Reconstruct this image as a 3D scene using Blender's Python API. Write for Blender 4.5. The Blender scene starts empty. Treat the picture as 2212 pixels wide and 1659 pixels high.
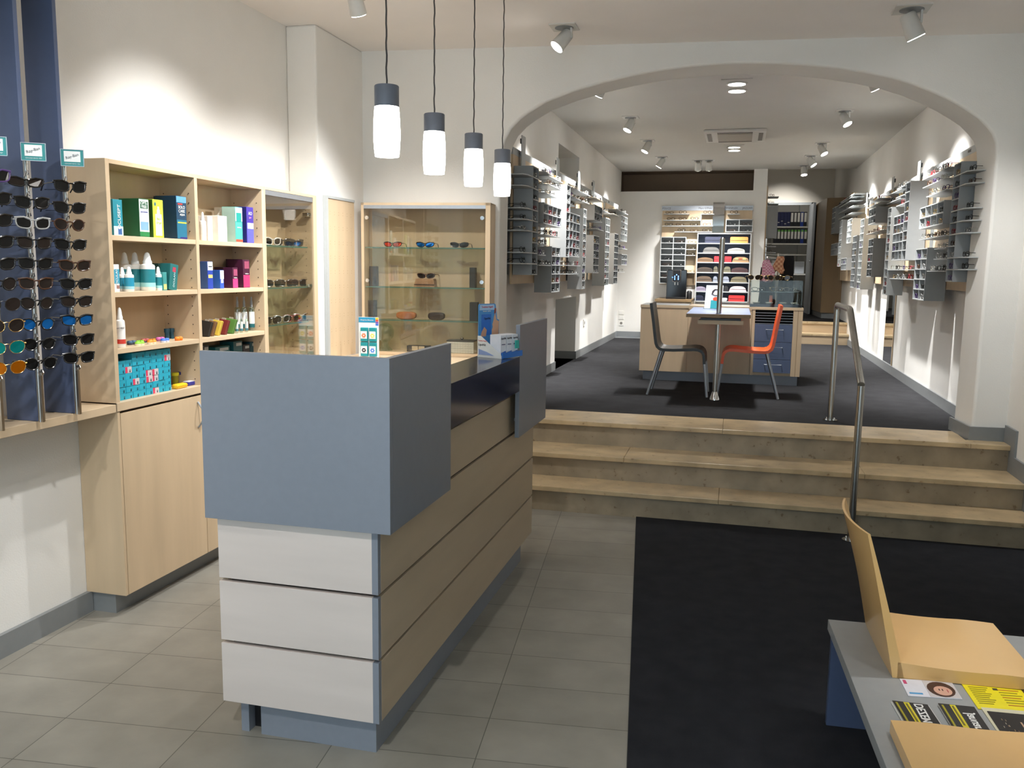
# optician's shop: front room with counter, arch and steps up to the rear room
EXPOSURE = 1.3
SKY = 2.1
PEND = 6.0
E_REAR = 190.
E_FRONT = 110.
FILL = .5
import bpy, bmesh, math, random
from mathutils import Vector, Matrix
random.seed(7)
S = bpy.context.scene
COL = S.collection
# ------------------------------------------------------------------ camera
W, H = 2212, 1659
F = 1860.356
YAW, PITCH, ROLL, TA = [math.radians(a) for a in (14.43937, 7.63937, 0.75871, 5.81901)]
CAM = Vector((0, 0, 1.65))
_fw = Vector((-math.sin(YAW)*math.cos(PITCH), math.cos(YAW)*math.cos(PITCH), -math.sin(PITCH)))
_rt = Vector((math.cos(YAW), math.sin(YAW), 0))
_up = _rt.cross(_fw)
RT = _rt*math.cos(ROLL) + _up*math.sin(ROLL)
UP = -_rt*math.sin(ROLL) + _up*math.cos(ROLL)
FW = _fw
cd = bpy.data.cameras.new('camera')
cam = bpy.data.objects.new('camera', cd)
COL.objects.link(cam)
cam.matrix_world = Matrix(((RT.x, UP.x, -FW.x, 0), (RT.y, UP.y, -FW.y, 0), (RT.z, UP.z, -FW.z, CAM.z), (0, 0, 0, 1)))
cd.sensor_fit = 'HORIZONTAL'; cd.sensor_width = 36; cd.lens = F/W*36
cd.clip_start = 0.05; cd.clip_end = 100
S.camera = cam
def at(px, py, X=None, Y=None, Z=None):
    """the point of a known plane (x, y or z constant) seen at a pixel of the photograph"""
    d = RT*((px-W/2)/F) - UP*((py-H/2)/F) + FW
    t = X/d.x if X is not None else (Y/d.y if Y is not None else (Z-CAM.z)/d.z)
    return CAM + d*t
# ------------------------------------------------------------------ world, exposure
S.view_settings.view_transform = 'Standard'; S.view_settings.look = 'None'
S.view_settings.exposure = EXPOSURE; S.view_settings.gamma = 1; S.view_settings.use_curve_mapping = False
wd = bpy.data.worlds.new('sky'); S.world = wd; wd.use_nodes = True
wd.node_tree.nodes['Background'].inputs[0].default_value = (.70, .82, 1.0, 1)
wd.node_tree.nodes['Background'].inputs[1].default_value = SKY
try:
    S.cycles.max_bounces = 9; S.cycles.diffuse_bounces = 6; S.cycles.glossy_bounces = 4
    S.cycles.transparent_max_bounces = 12; S.cycles.sample_clamp_indirect = 4.0; S.cycles.caustics_reflective = False
    S.cycles.use_denoising = True
except Exception:
    pass
# ------------------------------------------------------------------ materials
def lin(c):
    return tuple(((v/255)/12.92 if v/255 <= .04045 else ((v/255+.055)/1.055)**2.4) for v in c)
def mat(name, c, rough=.5, metal=0., noise=None, bump=None, emis=0., alpha=1., spec=.5, stretch=(1, 1, 1), coat=0.):
    m = bpy.data.materials.new(name); m.use_nodes = True
    nt = m.node_tree; b = nt.nodes['Principled BSDF']
    col = lin(c) + (1,)
    b.inputs['Base Color'].default_value = col
    b.inputs['Roughness'].default_value = rough; b.inputs['Metallic'].default_value = metal
    b.inputs['Specular IOR Level'].default_value = spec
    b.inputs['Alpha'].default_value = alpha
    if coat: b.inputs['Coat Weight'].default_value = coat
    if emis:
        b.inputs['Emission Color'].default_value = col; b.inputs['Emission Strength'].default_value = emis
    if noise or bump:
        g = nt.nodes.new('ShaderNodeNewGeometry'); mp = nt.nodes.new('ShaderNodeMapping')
        mp.inputs['Scale'].default_value = stretch
        nt.links.new(g.outputs['Position'], mp.inputs['Vector'])
    if noise:
        sc, amt = noise
        n = nt.nodes.new('ShaderNodeTexNoise'); n.inputs['Scale'].default_value = sc; n.inputs['Detail'].default_value = 5
        nt.links.new(mp.outputs[0], n.inputs['Vector'])
        r = nt.nodes.new('ShaderNodeValToRGB')
        r.color_ramp.elements[0].position = .3; r.color_ramp.elements[1].position = .7
        r.color_ramp.elements[0].color = tuple(v*(1-amt) for v in col[:3]) + (1,)
        r.color_ramp.elements[1].color = tuple(min(1, v*(1+amt)) for v in col[:3]) + (1,)
        nt.links.new(n.outputs['Fac'], r.inputs[0]); nt.links.new(r.outputs[0], b.inputs['Base Color'])
    if bump:
        sc, st = bump
        n = nt.nodes.new('ShaderNodeTexNoise'); n.inputs['Scale'].default_value = sc; n.inputs['Detail'].default_value = 3
        nt.links.new(g.outputs['Position'], n.inputs['Vector'])
        bp = nt.nodes.new('ShaderNodeBump'); bp.inputs['Strength'].default_value = st; bp.inputs['Distance'].default_value = .004
        nt.links.new(n.outputs['Fac'], bp.inputs['Height']); nt.links.new(bp.outputs[0], b.inputs['Normal'])
    return m
def glass(name, tint, refl=.08, mixmax=.45):
    """thin clear pane: transparent with a fresnel reflection"""
    m = bpy.data.materials.new(name); m.use_nodes = True
    nt = m.node_tree; nt.nodes.clear()
    o = nt.nodes.new('ShaderNodeOutputMaterial'); t = nt.nodes.new('ShaderNodeBsdfTransparent'); g = nt.nodes.new('ShaderNodeBsdfGlossy')
    mx = nt.nodes.new('ShaderNodeMixShader'); lw = nt.nodes.new('ShaderNodeLayerWeight'); mr = nt.nodes.new('ShaderNodeMapRange')
    t.inputs[0].default_value = lin(tint) + (1,); g.inputs['Roughness'].default_value = .02; g.inputs[0].default_value = (1, 1, 1, 1)
    lw.inputs[0].default_value = .35
    mr.inputs['To Min'].default_value = refl; mr.inputs['To Max'].default_value = mixmax
    nt.links.new(lw.outputs['Facing'], mr.inputs['Value']); nt.links.new(mr.outputs[0], mx.inputs[0])
    nt.links.new(t.outputs[0], mx.inputs[1]); nt.links.new(g.outputs[0], mx.inputs[2]); nt.links.new(mx.outputs[0], o.inputs[0])
    return m
def tiles(name, c):
    m = mat(name, c, rough=.42, bump=(60, .08)); nt = m.node_tree; b = nt.nodes['Principled BSDF']
    g = nt.nodes.new('ShaderNodeNewGeometry'); mp = nt.nodes.new('ShaderNodeMapping')
    mp.inputs['Rotation'].default_value = (0, 0, -TA); mp.inputs['Location'].default_value = (.006 + .5085*20, .0144 + .2694*20, 0)
    nt.links.new(g.outputs['Position'], mp.inputs[0])
    br = nt.nodes.new('ShaderNodeTexBrick'); br.offset = 0; br.squash = 1
    br.inputs['Scale'].default_value = 1; br.inputs['Mortar Size'].default_value = .0018; br.inputs['Mortar Smooth'].default_value = .1
    br.inputs['Brick Width'].default_value = .5085; br.inputs['Row Height'].default_value = .2694; br.inputs['Bias'].default_value = 0
    k = lin(c)
    br.inputs['Color1'].default_value = tuple(v*.93 for v in k)+(1,); br.inputs['Color2'].default_value = tuple(v*1.07 for v in k)+(1,)
    br.inputs['Mortar'].default_value = tuple(v*.35 for v in k)+(1,)
    nt.links.new(mp.outputs[0], br.inputs['Vector'])
    n = nt.nodes.new('ShaderNodeTexNoise'); n.inputs['Scale'].default_value = 5; n.inputs['Detail'].default_value = 6
    nt.links.new(g.outputs['Position'], n.inputs['Vector'])
    mr = nt.nodes.new('ShaderNodeMapRange'); mr.inputs['From Min'].default_value = .3; mr.inputs['From Max'].default_value = .7
    mr.inputs['To Min'].default_value = .86; mr.inputs['To Max'].default_value = 1.1
    nt.links.new(n.outputs['Fac'], mr.inputs[0])
    mx = nt.nodes.new('ShaderNodeVectorMath'); mx.operation = 'SCALE'
    nt.links.new(br.outputs['Color'], mx.inputs[0]); nt.links.new(mr.outputs[0], mx.inputs['Scale'])
    nt.links.new(mx.outputs[0], b.inputs['Base Color'])
    return m
def stone(name, c):
    m = mat(name, c, rough=.3); nt = m.node_tree; b = nt.nodes['Principled BSDF']
    g = nt.nodes.new('ShaderNodeNewGeometry')
    n = nt.nodes.new('ShaderNodeTexNoise'); n.inputs['Scale'].default_value = 6; n.inputs['Detail'].default_value = 8
    n2 = nt.nodes.new('ShaderNodeTexNoise'); n2.inputs['Scale'].default_value = 24; n2.inputs['Detail'].default_value = 5
    for q in (n, n2): nt.links.new(g.outputs['Position'], q.inputs['Vector'])
    k = lin(c)
    r = nt.nodes.new('ShaderNodeValToRGB'); e = r.color_ramp.elements
    e[0].position = .3; e[0].color = tuple(v*.72 for v in k)+(1,); e[1].position = .68; e[1].color = tuple(v*1.12 for v in k)+(1,)
    r2 = nt.nodes.new('ShaderNodeValToRGB'); e = r2.color_ramp.elements
    e[0].position = .27; e[0].color = (.62, .52, .42, 1); e[1].position = .36; e[1].color = (1, 1, 1, 1)
    nt.links.new(n.outputs['Fac'], r.inputs[0]); nt.links.new(n2.outputs['Fac'], r2.inputs[0])
    mx = nt.nodes.new('ShaderNodeMix'); mx.data_type = 'RGBA'; mx.blend_type = 'MULTIPLY'; mx.inputs[0].default_value = 1
    nt.links.new(r.outputs[0], mx.inputs[6]); nt.links.new(r2.outputs[0], mx.inputs[7]); nt.links.new(mx.outputs[2], b.inputs['Base Color'])
    return m
M = {}
def C(c, rough=.45, **k):
    """a plain painted / printed colour, made once"""
    key = (tuple(c), rough, tuple(sorted(k.items())))
    if key not in M: M[key] = mat('colour_%d_%d_%d' % tuple(c), c, rough, noise=(30, .04), **k)
    return M[key]
M['plaster'] = mat('white_plaster', (228, 226, 221), .9, noise=(3, .02), bump=(140, .25))
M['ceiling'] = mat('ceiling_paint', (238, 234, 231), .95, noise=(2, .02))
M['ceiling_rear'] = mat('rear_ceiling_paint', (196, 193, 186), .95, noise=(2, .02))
M['cream'] = mat('cream_wall', (226, 218, 204), .9, noise=(2, .02))
M['brown'] = mat('brown_paint', (138, 120, 102), .9, noise=(2, .03))
M['maple'] = mat('maple_veneer', (198, 175, 144), .42, noise=(3.5, .075), stretch=(3.2, 3.2, .32))
M['maple_h'] = mat('maple_veneer_horizontal', (198, 176, 146), .42, noise=(3.5, .075), stretch=(.5, .5, 4))
M['maple_inner'] = mat('maple_board', (196, 174, 142), .45, noise=(3.5, .06), stretch=(3.2, 3.2, .32))
M['pale'] = mat('daylit_maple_cladding', (216, 204, 196), .42, noise=(3, .05), stretch=(.45, .45, 3.5))  # counter cladding on the end face, cool daylight put into its colour
M['palegrey'] = mat('pale_cubby_grey', (186, 189, 188), .5, noise=(30, .02))
M['side'] = mat('shaded_maple_cladding', (192, 174, 148), .42, noise=(3, .06), stretch=(.45, .45, 3.5))  # same cladding on the aisle face, its shade put into the colour
M['beech'] = mat('beech_plywood', (222, 180, 118), .3, noise=(3, .05), stretch=(1, 1, .4), coat=.25)
M['beech_edge'] = mat('beech_edge', (186, 140, 92), .4, noise=(20, .05))
M['oakbrown'] = mat('brown_cupboard_veneer', (138, 114, 82), .45, noise=(3, .05), stretch=(3, 3, .3))
M['grey'] = mat('grey_laminate', (130, 136, 146), .38, noise=(40, .02))
M['greyd'] = mat('cubby_grey', (142, 145, 146), .5, noise=(30, .02))
M['greyl'] = mat('shelf_edge_grey', (168, 171, 171), .45, noise=(30, .02))
M['base'] = mat('baseboard_grey', (128, 131, 132), .45, noise=(20, .03))
M['blue'] = mat('blue_laminate', (76, 88, 116), .38, noise=(30, .03))
M['navy'] = mat('navy_gloss', (40, 46, 70), .12, noise=(30, .03))
M['benchgrey'] = mat('bench_grey', (150, 152, 152), .45, noise=(20, .03))
M['tablegrey'] = mat('blue_grey_table', (120, 134, 166), .35, noise=(30, .02))
M['steel'] = mat('brushed_steel', (180, 178, 172), .28, 1., noise=(80, .05), stretch=(1, 1, .1))
M['chrome'] = mat('chrome', (215, 215, 215), .08, 1., noise=(30, .02))
M['alu'] = mat('satin_aluminium', (170, 174, 180), .38, .8, noise=(60, .03))
M['lampgrey'] = mat('pendant_grey', (112, 117, 128), .45, .2, noise=(60, .03))
M['lampwhite'] = mat('fitting_white', (206, 204, 198), .5, noise=(20, .02))
M['pale_grey'] = None
M['shade'] = mat('opal_glass_lit', (255, 250, 244), .4, noise=(10, .01), emis=PEND)
M['lens_lit'] = mat('spot_lens_lit', (255, 250, 240), .3, emis=14.)
M['lens_off'] = mat('spot_lens_off', (190, 190, 186), .3, noise=(20, .02))
M['carpet'] = mat('dark_carpet', (46, 47, 51), .97, noise=(9, .14), bump=(420, .9), spec=.1)
M['carpet2'] = mat('rear_carpet', (52, 52, 54), .97, noise=(7, .14), bump=(420, .9), spec=.1)
M['tile'] = tiles('grey_stone_tile', (142, 138, 128))
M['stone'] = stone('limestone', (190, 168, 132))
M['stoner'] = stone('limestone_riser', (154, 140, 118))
M['pane'] = glass('clear_glass', (240, 243, 239), .015, .3)
M['caseglass'] = glass('display_glass', (246, 245, 241), .04, .3)
M['gshelf'] = glass('glass_shelf', (226, 238, 230), .12)
M['gedge'] = mat('glass_edge_green', (78, 112, 100), .15, noise=(30, .03))
M['mirror'] = mat('mirror', (225, 228, 228), .02, 1., noise=(2, .005))
M['black'] = mat('black_plastic', (22, 22, 24), .35, noise=(30, .05))
M['blackgloss'] = mat('black_gloss', (10, 10, 12), .08, noise=(30, .05))
M['darkgap'] = mat('dark_gap', (58, 40, 36), .8, noise=(30, .05))
M['cloth'] = mat('black_cloth', (16, 15, 17), .98, noise=(30, .2), bump=(200, .6))
M['white'] = mat('white_plastic', (228, 226, 220), .4, noise=(20, .02))
M['orange'] = mat('orange_plastic', (236, 92, 28), .35, noise=(20, .03))
M['chairblack'] = mat('black_chair_plastic', (34, 34, 32), .4, noise=(20, .04))
M['lens_dark'] = mat('dark_sunglass_lens', (20, 19, 18), .06, noise=(30, .05), spec=.3)
M['lens_brown'] = mat('brown_sunglass_lens', (34, 27, 23), .06, noise=(30, .05), spec=.3)
M['lens_blue'] = mat('blue_mirror_lens', (24, 110, 190), .06, .7, noise=(30, .08))
M['lens_teal'] = mat('teal_mirror_lens', (20, 140, 136), .06, .6, noise=(30, .08))
M['lens_red'] = mat('red_mirror_lens', (200, 60, 34), .06, .7, noise=(30, .08))
M['lens_orange'] = mat('orange_mirror_lens', (214, 120, 20), .06, .7, noise=(30, .08))
M['fr_black'] = mat('black_frame', (18, 17, 17), .22, noise=(60, .05))
M['fr_brown'] = mat('tortoise_frame', (66, 40, 24), .22, noise=(90, .3))
M['fr_silver'] = mat('silver_frame', (190, 188, 182), .2, 1., noise=(60, .05))
M['fr_gold'] = mat('gold_frame', (196, 160, 96), .2, 1., noise=(60, .05))
M['fr_clear'] = mat('clear_frame', (150, 150, 148), .15, noise=(60, .03))
M['fr_white'] = mat('white_frame', (232, 230, 226), .25, noise=(60, .03))
M['fr_red'] = mat('red_frame', (120, 26, 34), .25, noise=(60, .05))
M['fr_violet'] = mat('violet_frame', (70, 52, 96), .25, noise=(60, .05))
# ------------------------------------------------------------------ mesh building
WM = {}
class MB:
    def __init__(s): s.b = bmesh.new(); s.mats = []; s.cur = 0
    def use(s, m):
        if m not in s.mats: s.mats.append(m)
        s.cur = s.mats.index(m); return s
    def _f(s, vs):
        try:
            f = s.b.faces.new(vs); f.material_index = s.cur; return f
        except ValueError:
            return None
    def box(s, x0, x1, y0, y1, z0, z1, T=None, bev=0):
        P = [Vector((x, y, z)) for x in (min(x0, x1), max(x0, x1)) for y in (min(y0, y1), max(y0, y1)) for z in (min(z0, z1), max(z0, z1))]
        if T is not None: P = [T @ p for p in P]
        v = [s.b.verts.new(p) for p in P]
        fs = [s._f([v[i] for i in q]) for q in ((0, 1, 3, 2), (4, 6, 7, 5), (0, 4, 5, 1), (2, 3, 7, 6), (0, 2, 6, 4), (1, 5, 7, 3))]
        if bev:
            es = list({e for f in fs for e in f.edges})
            r = bmesh.ops.bevel(s.b, geom=es, offset=bev, segments=2, affect='EDGES', profile=.5)
            for f in r['faces']: f.material_index = s.cur
        return s
    def prism(s, pts, vec, cap=True):
        a = [s.b.verts.new(Vector(p)) for p in pts]; vec = Vector(vec)
        c = [s.b.verts.new(Vector(p)+vec) for p in pts]; n = len(a)
        for i in range(n): s._f([a[i], a[(i+1) % n], c[(i+1) % n], c[i]])
        if cap: s._f(a[::-1]); s._f(c)
        return s
    def poly(s, pts): s._f([s.b.verts.new(Vector(p)) for p in pts]); return s
    def tube(s, pts, r, seg=8, closed=False, cap=True):
        pts = [Vector(p) for p in pts]; n = len(pts); rings = []
        rr = r if isinstance(r, (list, tuple)) else [r]*n
        t0 = (pts[1]-pts[0]).normalized()
        ref = Vector((0, 0, 1)) if abs(t0.z) < .9 else Vector((1, 0, 0))
        nx = t0.cross(ref).normalized()
        for i in range(n):
            if closed: t = (pts[(i+1) % n]-pts[i-1]).normalized()
            elif i == 0: t = t0
            elif i == n-1: t = (pts[-1]-pts[-2]).normalized()
            else: t = ((pts[i+1]-pts[i]).normalized()+(pts[i]-pts[i-1]).normalized()).normalized()
            nx = (nx - t*nx.dot(t)).normalized(); ny = t.cross(nx)
            rings.append([s.b.verts.new(pts[i]+(nx*math.cos(2*math.pi*k/seg)+ny*math.sin(2*math.pi*k/seg))*rr[i]) for k in range(seg)])
        for i in range(n if closed else n-1):
            A, B = rings[i], rings[(i+1) % n]
            for k in range(seg): s._f([A[k], A[(k+1) % seg], B[(k+1) % seg], B[k]])
        if cap and not closed: s._f(rings[0][::-1]); s._f(rings[-1])
        return s
    def cyl(s, p0, p1, r, r2=None, seg=20): return s.tube([p0, p1], [r, r if r2 is None else r2], seg)
    def lathe(s, prof, c=(0, 0, 0), seg=24, T=None):
        rings = []
        for (r, z) in prof:
            ring = []
            for k in range(seg):
                p = Vector((c[0]+r*math.cos(2*math.pi*k/seg), c[1]+r*math.sin(2*math.pi*k/seg), c[2]+z))
                ring.append(s.b.verts.new(T @ p if T is not None else p))
            rings.append(ring)
        for A, B in zip(rings, rings[1:]):
            for k in range(seg): s._f([A[k], A[(k+1) % seg], B[(k+1) % seg], B[k]])
        s._f(rings[0][::-1]); s._f(rings[-1]); return s
    def grid(s, fn, nu, nv, thick=None):
        """surface fn(u,v), optionally a solid sheet"""
        g = [[s.b.verts.new(Vector(fn(i/nu, j/nv))) for j in range(nv+1)] for i in range(nu+1)]
        fs = []
        for i in range(nu):
            for j in range(nv): fs.append(s._f([g[i][j], g[i+1][j], g[i+1][j+1], g[i][j+1]]))
        if thick: bmesh.ops.solidify(s.b, geom=[f for f in fs if f], thickness=thick)
        return s
    def build(s, name, m=None, parent=None, smooth=False, **tags):
        bmesh.ops.recalc_face_normals(s.b, faces=s.b.faces[:])
        me = bpy.data.meshes.new(name)
        if parent is not None: s.b.transform(WM[parent.name].inverted())
        s.b.to_mesh(me); s.b.free()
        for q in (s.mats or [m]): me.materials.append(q)
        if smooth:
            for p in me.polygons: p.use_smooth = True
            try: me.set_sharp_from_angle(angle=math.radians(40))
            except Exception: pass
        o = bpy.data.objects.new(name, me); COL.objects.link(o)
        if parent is not None: o.parent = parent; WM[o.name] = WM[parent.name]
        else: WM[o.name] = Matrix.Identity(4)
        tag(o, **tags)
        return o
def tag(o, label=None, cat=None, group=None, kind=None):
    for k, v in (('label', label), ('category', cat), ('group', group), ('kind', kind)):
        if v: o[k] = v
    return o
def thing(name, label, cat, loc=(0, 0, 0), rz=0, group=None, basis=None):
    o = bpy.data.objects.new(name, None); COL.objects.link(o); o.empty_display_size = .05
    m = basis if basis is not None else Matrix.Translation(Vector(loc)) @ Matrix.Rotation(rz, 4, 'Z')
    o.matrix_world = m; WM[o.name] = m.copy()
    return tag(o, label, cat, group)
def dup(o, m, label=None, group=None, parent=None):
    """copy of a thing with its parts and sub-parts"""
    c = o.copy(); COL.objects.link(c)
    if parent is None:
        c.matrix_world = m; WM[c.name] = m.copy()
        if label: c['label'] = label
        if group: c['group'] = group
    else: c.parent = parent
    for ch in o.children: dup(ch, None, parent=c)
    return c
def struct(name, mb, m): return mb.build(name, m, kind='structure')
def single(name, mb, m, label, cat, group=None, smooth=False): return mb.build(name, m, None, smooth, label=label, cat=cat, group=group)
def text(s, size, pos, xd, yd, m, parent, name='lettering', align='CENTER', bold=0):
    c = bpy.data.curves.new(name, 'FONT'); c.body = s; c.size = size; c.align_x = align; c.align_y = 'CENTER'; c.extrude = .0004; c.offset = bold
    c.materials.append(m)
    tmp = bpy.data.objects.new(name, c); COL.objects.link(tmp)
    bpy.context.view_layer.update()
    me = bpy.data.meshes.new_from_object(tmp.evaluated_get(bpy.context.evaluated_depsgraph_get()))
    bpy.data.objects.remove(tmp); bpy.data.curves.remove(c)
    o = bpy.data.objects.new(name, me); COL.objects.link(o)
    xd = Vector(xd).normalized(); yd = Vector(yd).normalized(); zd = xd.cross(yd)
    mm = Matrix(((xd.x, yd.x, zd.x, pos[0]), (xd.y, yd.y, zd.y, pos[1]), (xd.z, yd.z, zd.z, pos[2]), (0, 0, 0, 1)))
    o.parent = parent; o.matrix_basis = WM[parent.name].inverted() @ mm; WM[o.name] = mm
    return o
ORD = ['first', 'second', 'third', 'fourth', 'fifth', 'sixth', 'seventh', 'eighth', 'ninth', 'tenth', 'eleventh', 'twelfth']
# ================================================================== THE ROOM
CA, SA = math.cos(TA), math.sin(TA)
ZF, ZC, ZR = .522, 3.2, 3.28            # rear floor, front ceiling, rear ceiling
XL, XR = -2.93, 1.83                    # front side walls
RL, RR = -1.95, 1.74                    # rear side walls
ang = math.radians(5.3)
AD = Vector((math.cos(ang), math.sin(ang), 0)); AN = Vector((-math.sin(ang), math.cos(ang), 0)); AP = Vector((-2.70, 6.04, 0))
def arch(px, py):
    d = RT*((px-W/2)/F) - UP*((py-H/2)/F) + FW
    return CAM + d*((AP-CAM).dot(AN)/d.dot(AN))
def aw(u, w=0, z=0): return AP + AD*u - AN*w + Vector((0, 0, z))   # arch-wall coordinates: along, out of wall, up
b = MB().box(-3.0, 1.9, -2.3, 6.6, -.06, 0); struct('floor', b, M['tile'])
def cx(y, u=-.006): return (u - y*SA)/CA
b = MB().prism([(cx(-2.3), -2.3, 0), (XR, -2.3, 0), (XR, 5.665, 0), (cx(5.665), 5.665, 0)], (0, 0, .007)); struct('floor_carpet', b, M['carpet'])
b = MB().box(-2.2, 1.76, 6.755, 14.4, .3, ZF); struct('floor_rear', b, M['carpet2'])
b = MB().box(-3.0, 1.9, -2.3, 6.9, ZC, ZC+.08); struct('ceiling', b, M['ceiling'])
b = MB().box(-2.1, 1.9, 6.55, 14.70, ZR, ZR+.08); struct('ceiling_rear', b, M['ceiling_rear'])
b = MB().box(-3.05, XL, -2.3, 6.3, 0, ZC); struct('wall_left', b, M['plaster'])
b = MB().box(XL, -2.715, 5.32, 6.06, 0, ZC, bev=.012); struct('wall_left_pilaster', b, M['plaster'])
b = MB().box(XR, 1.92, -2.3, 6.52, 0, ZC); struct('wall_right', b, M['plaster'])
# arch wall: outline with the opening cut out, 36 cm thick
edge = [(1079, 500), (1080.5, 420), (1083, 360), (1087.5, 316.7), (1091.8, 302), (1103.4, 279), (1123.7, 257.4), (1145.4, 241.4), (1180, 220), (1240, 197), (1306, 178), (1365, 164), (1427, 152.3), (1495, 143.5), (1562.7, 138.3),
        (1620, 136.5), (1670, 137), (1740, 140.5), (1810, 147.7), (1870, 157), (1926.7, 168.7), (1975, 183), (2020, 201.3), (2058, 219.5), (2090, 238.7), (2113, 254), (2132, 273), (2144, 289), (2150.5, 308), (2152, 335), (2140, 480), (2124.4, 640), (2108, 830), (2094.5, 952)]
op = [arch(*q) for q in edge]
op[-1].z = 0
base_l = op[0].copy(); base_l.z = 0
out = [aw(-.35, 0, 0), base_l] + op + [aw(4.75, 0, 0), aw(4.75, 0, ZC+.05), aw(-.35, 0, ZC+.05)]
b = MB(); b.prism(out, AN*.36)
o = struct('wall_arch', b, M['plaster'])
md = o.modifiers.new('soft_edge', 'BEVEL'); md.width = .018; md.segments = 3; md.limit_method = 'ANGLE'; md.angle_limit = math.radians(60)
for p in o.data.polygons: p.use_smooth = True
try: o.data.set_sharp_from_angle(angle=math.radians(50))
except Exception: pass
# front wall behind the camera with the shop window (the daylight)
def walls_y(b, y0, y1, xs, zs, holes):
    for i in range(len(xs)-1):
        for k in range(len(zs)-1):
            if (i, k) not in holes: b.box(xs[i], xs[i+1], y0, y1, zs[k], zs[k+1])
b = MB(); walls_y(b, -2.4, -2.3, [-3.05, -2.6, 1.5, 1.92], [0, .35, 2.75, 3.28], {(1, 1)}); struct('wall_front', b, M['plaster'])
b = MB()
for x in (-2.6, -1.25, .1, 1.44): b.box(x, x+.06, -2.38, -2.32, .35, 2.75)
b.box(-2.6, 1.5, -2.38, -2.32, .35, .41).box(-2.6, 1.5, -2.38, -2.32, 2.69, 2.75)
w1 = struct('window_1', b, M['alu'])
MB().box(-2.6, 1.5, -2.352, -2.346, .41, 2.69).build('pane', M['pane'], w1)
# rear side walls; left one with a high niche and a low recess
def wall_x(x0, x1, ys, zs, holes, depth, mname, name):
    b = MB()
    for i in range(len(ys)-1):
        for k in range(len(zs)-1):
            if (i, k) not in holes: b.box(x0, x1, ys[i], ys[i+1], zs[k], zs[k+1])
            else: b.box(x0-depth-.02, x0-depth, ys[i], ys[i+1], zs[k], zs[k+1])
    return struct(name, b, M[mname])
wall_x(-2.3, RL, [6.4, 9.48, 10.76, 14.75], [0, ZF, 1.312, 2.722, 3.015, ZR], {(1, 1), (1, 3)}, 0, 'plaster', 'wall_rear_left')
b = MB().box(RR, 1.86, 6.6, 18.2, 0, 4.0); struct('wall_rear_right', b, M['plaster'])
b = MB(); walls_y(b, 14.65, 14.76, [-2.0, .19, .40], [0, 2.945, ZR+.02], {(0, 1)}); struct('wall_back', b, M['plaster'])
b = MB().box(-2.1, .24, 15.42, 15.5, 2.9, 3.5).box(-2.1, .24, 14.76, 15.5, 2.87, 2.94).box(-2.1, .24, 14.71, 15.5, 3.3, 3.36).box(-2.1, -2.0, 14.6, 15.5, 2.9, 3.4); struct('wall_recess', b, M['brown'])
# partition end, landing and back office
b = MB().box(.24, .40, 14.76, 15.6, 0, 4.0); struct('wall_partition', b, M['plaster'])
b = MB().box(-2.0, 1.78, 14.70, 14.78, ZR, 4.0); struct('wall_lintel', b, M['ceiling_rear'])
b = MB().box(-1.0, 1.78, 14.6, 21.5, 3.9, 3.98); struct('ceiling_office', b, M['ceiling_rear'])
b = MB().box(-1.0, 1.78, 14.80, 21.5, .6, .862); struct('floor_landing', b, M['carpet2'])
b = MB(); walls_y(b, 18.0, 18.12, [-1.0, .52, 1.36, 1.8], [.8, 2.965, 3.95], {(1, 0)}); struct('wall_office', b, M['cream'])
b = MB().box(-1.0, 1.8, 21.3, 21.4, .8, 3.95); struct('wall_store', b, M['plaster'])
b = MB().box(-1.06, -1.0, 15.5, 21.4, .8, 3.95).box(-1.0, .3, 15.55, 15.6, .8, 3.95); struct('wall_office_left', b, M['plaster'])
b = MB().box(1.78, 1.84, 18.1, 21.4, .8, 3.95); struct('wall_store_right', b, M['plaster'])
b = MB().box(.48, .54, 17.96, 18.0, .862, 3.0).box(1.34, 1.40, 17.96, 18.0, .862, 3.0).box(.48, 1.40, 17.96, 18.0, 2.95, 3.0); d1 = struct('door_1', b, M['greyl'])
# ---------------- baseboards
b = MB().box(XL, XL+.022, -2.3, 3.32, 0, .10); struct('baseboard_left', b, M['base'])
b = MB().box(RL, RL+.016, 6.5, 9.48, ZF, ZF+.095).box(RL-.3, RL+.016, 9.464, 9.48, ZF, ZF+.095).box(RL-.3, RL-.284, 9.48, 10.76, ZF, ZF+.095).box(RL-.3, RL+.016, 10.744, 10.76, ZF, ZF+.095).box(RL, RL+.016, 10.76, 14.65, ZF, ZF+.095); struct('baseboard_rear_left', b, M['base'])
b = MB().box(RL, .40, 14.634, 14.65, ZF, ZF+.095); struct('baseboard_back', b, M['base'])
b = MB().box(RR-.016, RR, 6.8, 14.4, ZF, ZF+.095); struct('baseboard_rear_right', b, M['base'])
jb = arch(2094.5, 952)
b = MB()
b.prism([jb-AN*.014-AD*.014, jb-AN*.014+AD*.4, jb+AD*.4, jb], (0, 0, .10))
b.prism([jb-AN*.014-AD*.014, jb, jb+AN*.40, jb+AN*.40-AD*.014], (0, 0, .10))
struct('baseboard_arch', b, M['base'])
xr = XR
b = MB()
b.prism([(xr, 6.44, ZF), (xr, 6.44, ZF+.115), (xr, 6.20, ZF+.115), (xr, 6.20, .345+.115), (xr, 5.84, .345+.115), (xr, 5.84, .174+.115), (xr, 5.5, .174+.115), (xr, 5.5, .10), (xr, 4.0, .10), (xr, 4.0, 0), (xr, 6.44, 0)], (-.016, 0, 0))
struct('baseboard_right', b, M['base'])
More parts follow.
